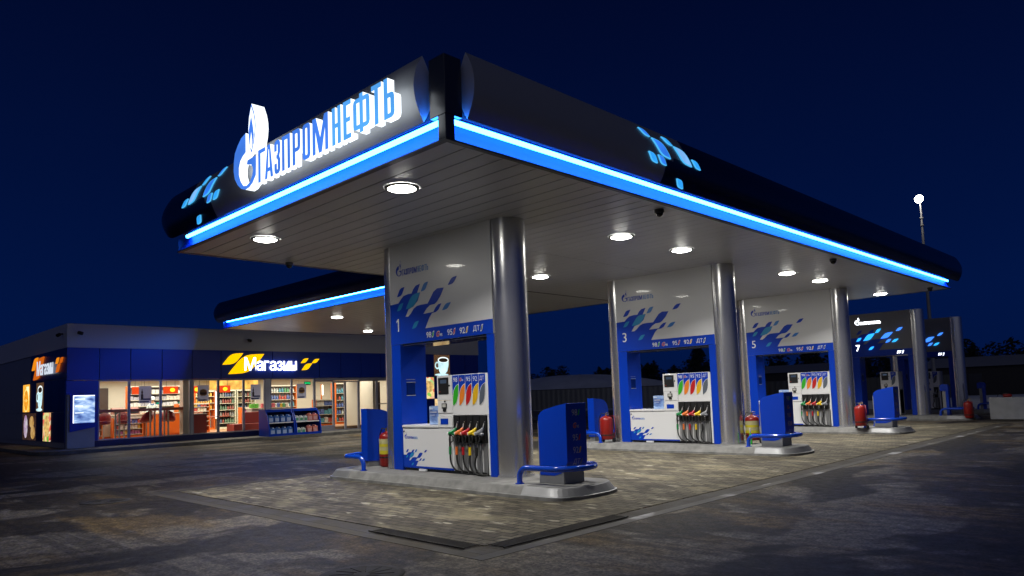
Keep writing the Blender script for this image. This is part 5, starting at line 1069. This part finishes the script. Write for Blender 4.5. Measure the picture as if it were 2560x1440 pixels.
# ---- cashier
def person():
    pts = {'pelvis': (0,0,.95), 'waist': (.01,0,1.10), 'chest': (.03,0,1.30), 'neck0': (.03,0,1.46), 'neck': (.045,0,1.52), 'head': (.07,.0,1.60), 'head2': (.075,0,1.68), 'crown': (.065,0,1.75),
           'shL': (.02,.17,1.42), 'elL': (.02,.24,1.16), 'wrL': (.22,.18,1.05), 'haL': (.31,.13,1.05), 'shR': (.02,-.17,1.42), 'elR': (.03,-.24,1.16), 'wrR': (.24,-.17,1.06), 'haR': (.33,-.11,1.06),
           'hipL': (0,.09,.90), 'knL': (.02,.10,.50), 'anL': (0,.10,.09), 'toL': (.16,.12,.04), 'hipR': (0,-.09,.90), 'knR': (.02,-.10,.50), 'anR': (0,-.10,.09), 'toR': (.16,-.12,.04)}
    E_ = [('pelvis','waist'),('waist','chest'),('chest','neck0'),('neck0','neck'),('neck','head'),('head','head2'),('head2','crown'),('chest','shL'),('shL','elL'),('elL','wrL'),('wrL','haL'),('chest','shR'),('shR','elR'),('elR','wrR'),('wrR','haR'),('pelvis','hipL'),('hipL','knL'),('knL','anL'),('anL','toL'),('pelvis','hipR'),('hipR','knR'),('knR','anR'),('anR','toR')]
    rad = {'pelvis': (.15,.12), 'waist': (.14,.11), 'chest': (.16,.12), 'neck0': (.07,.07), 'neck': (.052,.052), 'head': (.075,.08), 'head2': (.085,.095), 'crown': (.055,.06), 'sh': (.065,.065), 'el': (.045,.045), 'wr': (.032,.032), 'ha': (.035,.03), 'hip': (.095,.095), 'kn': (.062,.062), 'an': (.042,.042), 'to': (.04,.035)}
    me = bpy.data.meshes.new('person'); k = list(pts); me.from_pydata([pts[q] for q in k], [(k.index(a), k.index(b)) for a, b in E_], []); o = bpy.data.objects.new('person', me); COL.objects.link(o)
    bpy.context.view_layer.objects.active = o
    md = o.modifiers.new('skin', 'SKIN'); sv = me.skin_vertices[0].data
    for i, q in enumerate(k): sv[i].radius = rad.get(q) or rad[q[:-1]]; sv[i].use_root = q == 'pelvis'
    sd = o.modifiers.new('sub', 'SUBSURF'); sd.levels = 2
    bpy.context.view_layer.update(); dg = bpy.context.evaluated_depsgraph_get(); m2 = bpy.data.meshes.new_from_object(o.evaluated_get(dg)); o.modifiers.clear(); o.data = m2
    m2.materials.clear()
    for m in (pbr('skin', (.52,.30,.20), .5), pbr('shirt_pale', (.50,.58,.60), .7), pbr('trousers_dark', (.03,.035,.05), .8)): m2.materials.append(m)
    for p in m2.polygons:
        c = p.center; p.use_smooth = True
        hand = c.x > .17 and c.z > 1.0 and c.z < 1.2 and abs(c.y) < .24
        p.material_index = 2 if c.z < .93 else 0 if (c.z > 1.49 or hand) else 1
    o.location = (-24.35,3.68,.30); o.rotation_euler = (0,0,-.3)
    tag(o, 'cashier in a pale shirt and pale cap standing behind the counter', 'person')
    b = MB(); b.lathe([(.115,1.66),(.118,1.70),(.12,1.74),(.10,1.80),(.05,1.83),(.0,1.835)], (.065,0,0), 18); b.prism(ell(.16,0,.10,.09,14), lambda u, w, d: (u, w, d), 1.675, 1.668); b.build('cap', pbr('cap_pale', (.55,.62,.66), .7), o)
    b = MB(); b.ball((.05,0,1.655), .098, 12, 8, (1.0,.98,.8)); b.build('hair', pbr('hair_brown', (.05,.03,.02), .7), o)
    b = MB(); b.ball((.158,0,1.60), .017, 8, 6, (1,1,1.2)); b.build('nose', pbr('skin', (.52,.30,.20), .5), o)
    for s in (-1, 1): b = MB(); b.ball((.145,.032*s,1.64), .011, 8, 6); b.build('eye', m_black, o)
    b = MB(); b.tube([(.06,-.075,1.47), (.11,-.03,1.44), (.115,.03,1.44), (.06,.075,1.47), (-.01,.06,1.50), (-.01,-.06,1.50), (.06,-.075,1.47)], .022, 8); b.build('neckerchief', pbr('scarf_blue', (.05,.10,.28), .7), o)
    for s in (-1, 1):
        hx, hy, hz = (.33,.10*s,1.055)
        for j in range(4): b = MB(); b.tube([(hx-.01,hy+s*(.012-.017*j+.015),hz), (hx+.04,hy+s*(.012-.017*j+.012),hz-.008), (hx+.065-.006*abs(j-1.5),hy+s*(.01-.017*j+.008),hz-.025)], [.010,.009,.007], 6); b.build('finger', pbr('skin', (.52,.30,.20), .5), o)
        b = MB(); b.tube([(hx-.04,hy-s*.02,hz+.01), (hx-.005,hy-s*.05,hz), (hx+.025,hy-s*.055,hz-.01)], [.012,.010,.008], 6); b.build('thumb', pbr('skin', (.52,.30,.20), .5), o)
person()

# ================================================================== SURROUNDINGS
m_snow = pbr('snow', (.55,.60,.66), .7, 0, .15, .6, .5, 3)
# snow field beyond the yard
b = MB(); N_ = 26; vs = []
for j in range(9):
    for i in range(N_+1):
        x = -70+150*i/N_; y = 36+j*j*2.2; z = .02+(.25 if j else -.06)*(.6+.4*math.sin(i*1.7+j*2.3))*(1 if j else 1)
        vs.append((x, y+1.2*math.sin(i*1.3), z if j else -.03))
b.add(vs, [(j*(N_+1)+i, j*(N_+1)+i+1, (j+1)*(N_+1)+i+1, (j+1)*(N_+1)+i) for j in range(8) for i in range(N_)], True); tag(b.build('snow_field', m_snow), kind='structure')
def snowbank(cx, cy, rx, ry, h):
    b = MB(); n, m_ = 36, 10; vs = []
    for j in range(m_+1):
        for i in range(n):
            a = 2*math.pi*i/n; r = j/m_; wob = 1+.14*math.sin(3*a+1)+.08*math.sin(7*a)
            vs.append((cx+rx*r*wob*math.cos(a), cy+ry*r*wob*math.sin(a), -.05+h*(math.cos(r*math.pi/2)**.9)*(1+.08*math.sin(5*a)*r)))
    b.add(vs, [(j*n+i, j*n+(i+1) % n, (j+1)*n+(i+1) % n, (j+1)*n+i) for j in range(m_) for i in range(n)], True); return tag(b.build('snow_bank', m_snow), kind='structure')
snowbank(-39, 52, 17, 9, 3.6)
def corrug(p0, p1, h, label, m, step=.11):
    p0, p1 = Vector(p0), Vector(p1); d = (p1-p0); Ln = d.length; d.normalize(); nrm = Vector((d.y,-d.x,0))
    t = thing('profiled_fence', label, 'fence', p0, None); n = int(Ln/step); b = MB(); vs = []
    for i in range(n+1):
        q = d*(i*step)+nrm*(.02 if (i//2) % 2 else -.02); vs += [q+Vector((0,0,.05)), q+Vector((0,0,h))]
    b.add(vs, [(2*i, 2*i+2, 2*i+3, 2*i+1) for i in range(n)]); b.build('sheet', m, t)
    b = MB()
    k = 0
    while k < Ln: q = d*k-nrm*.06; b = MB(); b.box((q.x-.03,q.y-.03,0), (q.x+.03,q.y+.03,h)); b.build('post', m_trim, t); k += 2.5
    b = MB(); q0, q1 = d*0-nrm*.05, d*Ln-nrm*.05; b.tube([q0+Vector((0,0,h+.02)), q1+Vector((0,0,h+.02))], .035, 6); b.build('rail', m_trim, t)
corrug((-32,37.5,0), (-17.5,45.5,0), 1.9, 'pale profiled metal fence in front of the snow bank', pbr('fence_zinc', (.20,.21,.21), .55, .2, .1, 1))
corrug((-17.3,45.6,0), (-2,54,0), 1.9, 'dark profiled metal fence behind pumps 3 and 5', pbr('fence_dark', (.06,.065,.07), .5, .3, .1, 1))
t = thing('yard_gate', 'pale slatted gate panel at the far right edge of the yard', 'gate', (3.6,56,0))
for i in range(7): b = MB(); b.box((0,0,.5+.32*i), (1.5,.05,.77+.32*i)); b.build('slat', pbr('gate_grey', (.30,.33,.36), .5, .2), t)
b = MB(); b.box((-.08,-.02,0), (0,.07,2.8)); b.box((1.5,-.02,0), (1.58,.07,2.8)); b.build('frame', m_trim, t)
def shed(x0, y0, w, d, h, label):
    t = thing('shed', label, 'shed', (x0,y0,0)); b = MB(); b.box((0,0,0), (w,d,h)); b.build('wall', pbr('shed_dark', (.035,.033,.035), .8), t); b = MB(); b.prism([(-.3,h),(d+.3,h),(d/2,h+.9)], lambda u, v, k: (k, u, v), -.3, w+.3); b.build('roof', pbr('snowy_roof', (.20,.22,.26), .8), t)
    b = MB(); b.box((w*.4,-.04,0), (w*.4+1,0,2)); b.build('door', m_trim, t)
shed(-6.5, 62, 8, 6, 2.6, 'low dark shed with snowy roof behind the lit gantries'); shed(5, 66, 12, 6, 2.9, 'long dark shed behind the yard gate at far right'); shed(-26, 70, 9, 6, 3.0, 'low dark shed behind pump 3, left of the other sheds')
# lamp post with floodlight
t = thing('lamp_post', 'tall steel lamp post with a bright floodlight beyond the canopy end', 'lamp post', (-1.55,45,0))
b = MB(); b.tube([(0,0,0), (0,0,6), (0,0,12.6)], [.14,.11,.07], 12); b.build('pole', m_gsteel, t)
b = MB(); b.cyl((0,0,12.0), (0,0,12.08), .12, 12); b.cyl((0,0,12.5), (0,0,12.58), .12, 12); b.build('collar', m_gsteel, t)
b = MB(); b.tube([(0,0,12.6), (0,0,13.2), (0,-.1,13.6)], .055, 8); b.build('arm', m_gsteel, t)
b = MB(); b.ball((0,-.25,13.8), .27, 14, 8, (1,.55,1)); b.build('floodlight', emit('flood_glow', (1,.93,.80), 25), t)
l = bpy.data.lights.new('flood_light', 'POINT'); l.energy = 250; l.color = (1,.93,.82); l.shadow_soft_size = .3; lo = bpy.data.objects.new('flood_light', l); COL.objects.link(lo); lo.parent = t; lo.location = (0,-.9,13.7)
# trees
m_fol = pbr('spruce_foliage', (.020,.028,.020), .9); m_bark = pbr('bark', (.035,.028,.024), .9)
def spruce_mesh(b, h, r, x=0, y=0, dens=1.0, round_=False):
    """ragged crown of many small tufts; pointed or rounded"""
    n = int(420*dens)
    for i in range(n):
        t_ = random.random()**.8; z = h*(.10+.90*t_)
        env = (1-t_)**.75 if not round_ else math.sqrt(max(0, 1-(2*t_-.75)**2/1.6))*(.9 if t_ < .97 else .4)
        rr = r*env*math.sqrt(random.random())*random.uniform(.7, 1.15); a = random.uniform(0, 6.283); q = r*random.uniform(.045, .13)
        c = Vector((x+rr*math.cos(a), y+rr*math.sin(a), z+random.uniform(-.2, .2))); u = Vector((random.uniform(-1,1),random.uniform(-1,1),random.uniform(-.5,.5))).normalized(); v = u.orthogonal().normalized()
        b.add([c-u*q, c+v*q*.5, c+u*q*1.2, c-v*q*.45], [(0,1,2,3)])
def tree(x, y, h, r, label, kind='spruce'):
    t = thing('spruce_tree' if kind == 'spruce' else 'bare_tree', label, 'tree', (x,y,0)); b = MB()
    if kind == 'spruce':
        spruce_mesh(b, h, r, 0, 0, 5); b.build('crown', m_fol, t); b = MB(); b.cyl((0,0,0), (0,0,h*.95), .05*r+.06, 7, .01); b.build('trunk', m_bark, t)
    else:
        b.tube([(0,0,0), (.1,0,h*.5), (0,.1,h)], [.16,.10,.015], 6); b.build('trunk', m_bark, t); b = MB()
        for i in range(60):
            z = h*random.uniform(.25, .95); a = random.uniform(0, 6.28); L_ = r*(1.15-z/h)*random.uniform(.6, 1.2); e_ = (L_*math.cos(a), L_*math.sin(a), z+L_*.7); b.tube([(0,0,z), (e_[0]*.5,e_[1]*.5,z+L_*.25), e_], [.03,.02,.006], 4, False)
            for _ in range(5): q = random.uniform(.4, 1); s_ = Vector((0,0,z)).lerp(Vector(e_), q); b.tube([s_, s_+Vector((random.uniform(-.6,.6),random.uniform(-.6,.6),random.uniform(.2,.9)))*r*.3], [.012,.004], 3, False)
        b.build('crown', m_bark, t)
tree(-1.6, 84, 5.0, 3.0, 'broad dark tree, left of the group behind the yard', 'bare'); tree(1.2, 82, 5.6, 3.2, 'tall dark spruce in the middle of the right hand group'); tree(4.6, 85, 5.2, 3.4, 'dark spruce at the right end of the right hand group')
tree(-44, 88, 9.0, 2.6, 'dark spruce left of the gap behind the snow bank'); tree(-28, 90, 8.4, 2.6, 'dark spruce standing out of the wood right of the snow bank'); tree(-21.5, 92, 8.6, 3.0, 'bare dark tree rising above the wood behind pump 3', 'bare')
b = MB()
for i in range(230):
    a = i/230; x = -120+170*a+random.uniform(-1.5, 1.5); y = random.uniform(100, 125); spruce_mesh(b, random.uniform(4.2, 7.4), random.uniform(2.2, 3.6), x, y, .8, random.random() < .6)
tag(b.build('wood', m_fol), 'far dark wood along the horizon behind the yard', 'wood', kind='stuff')
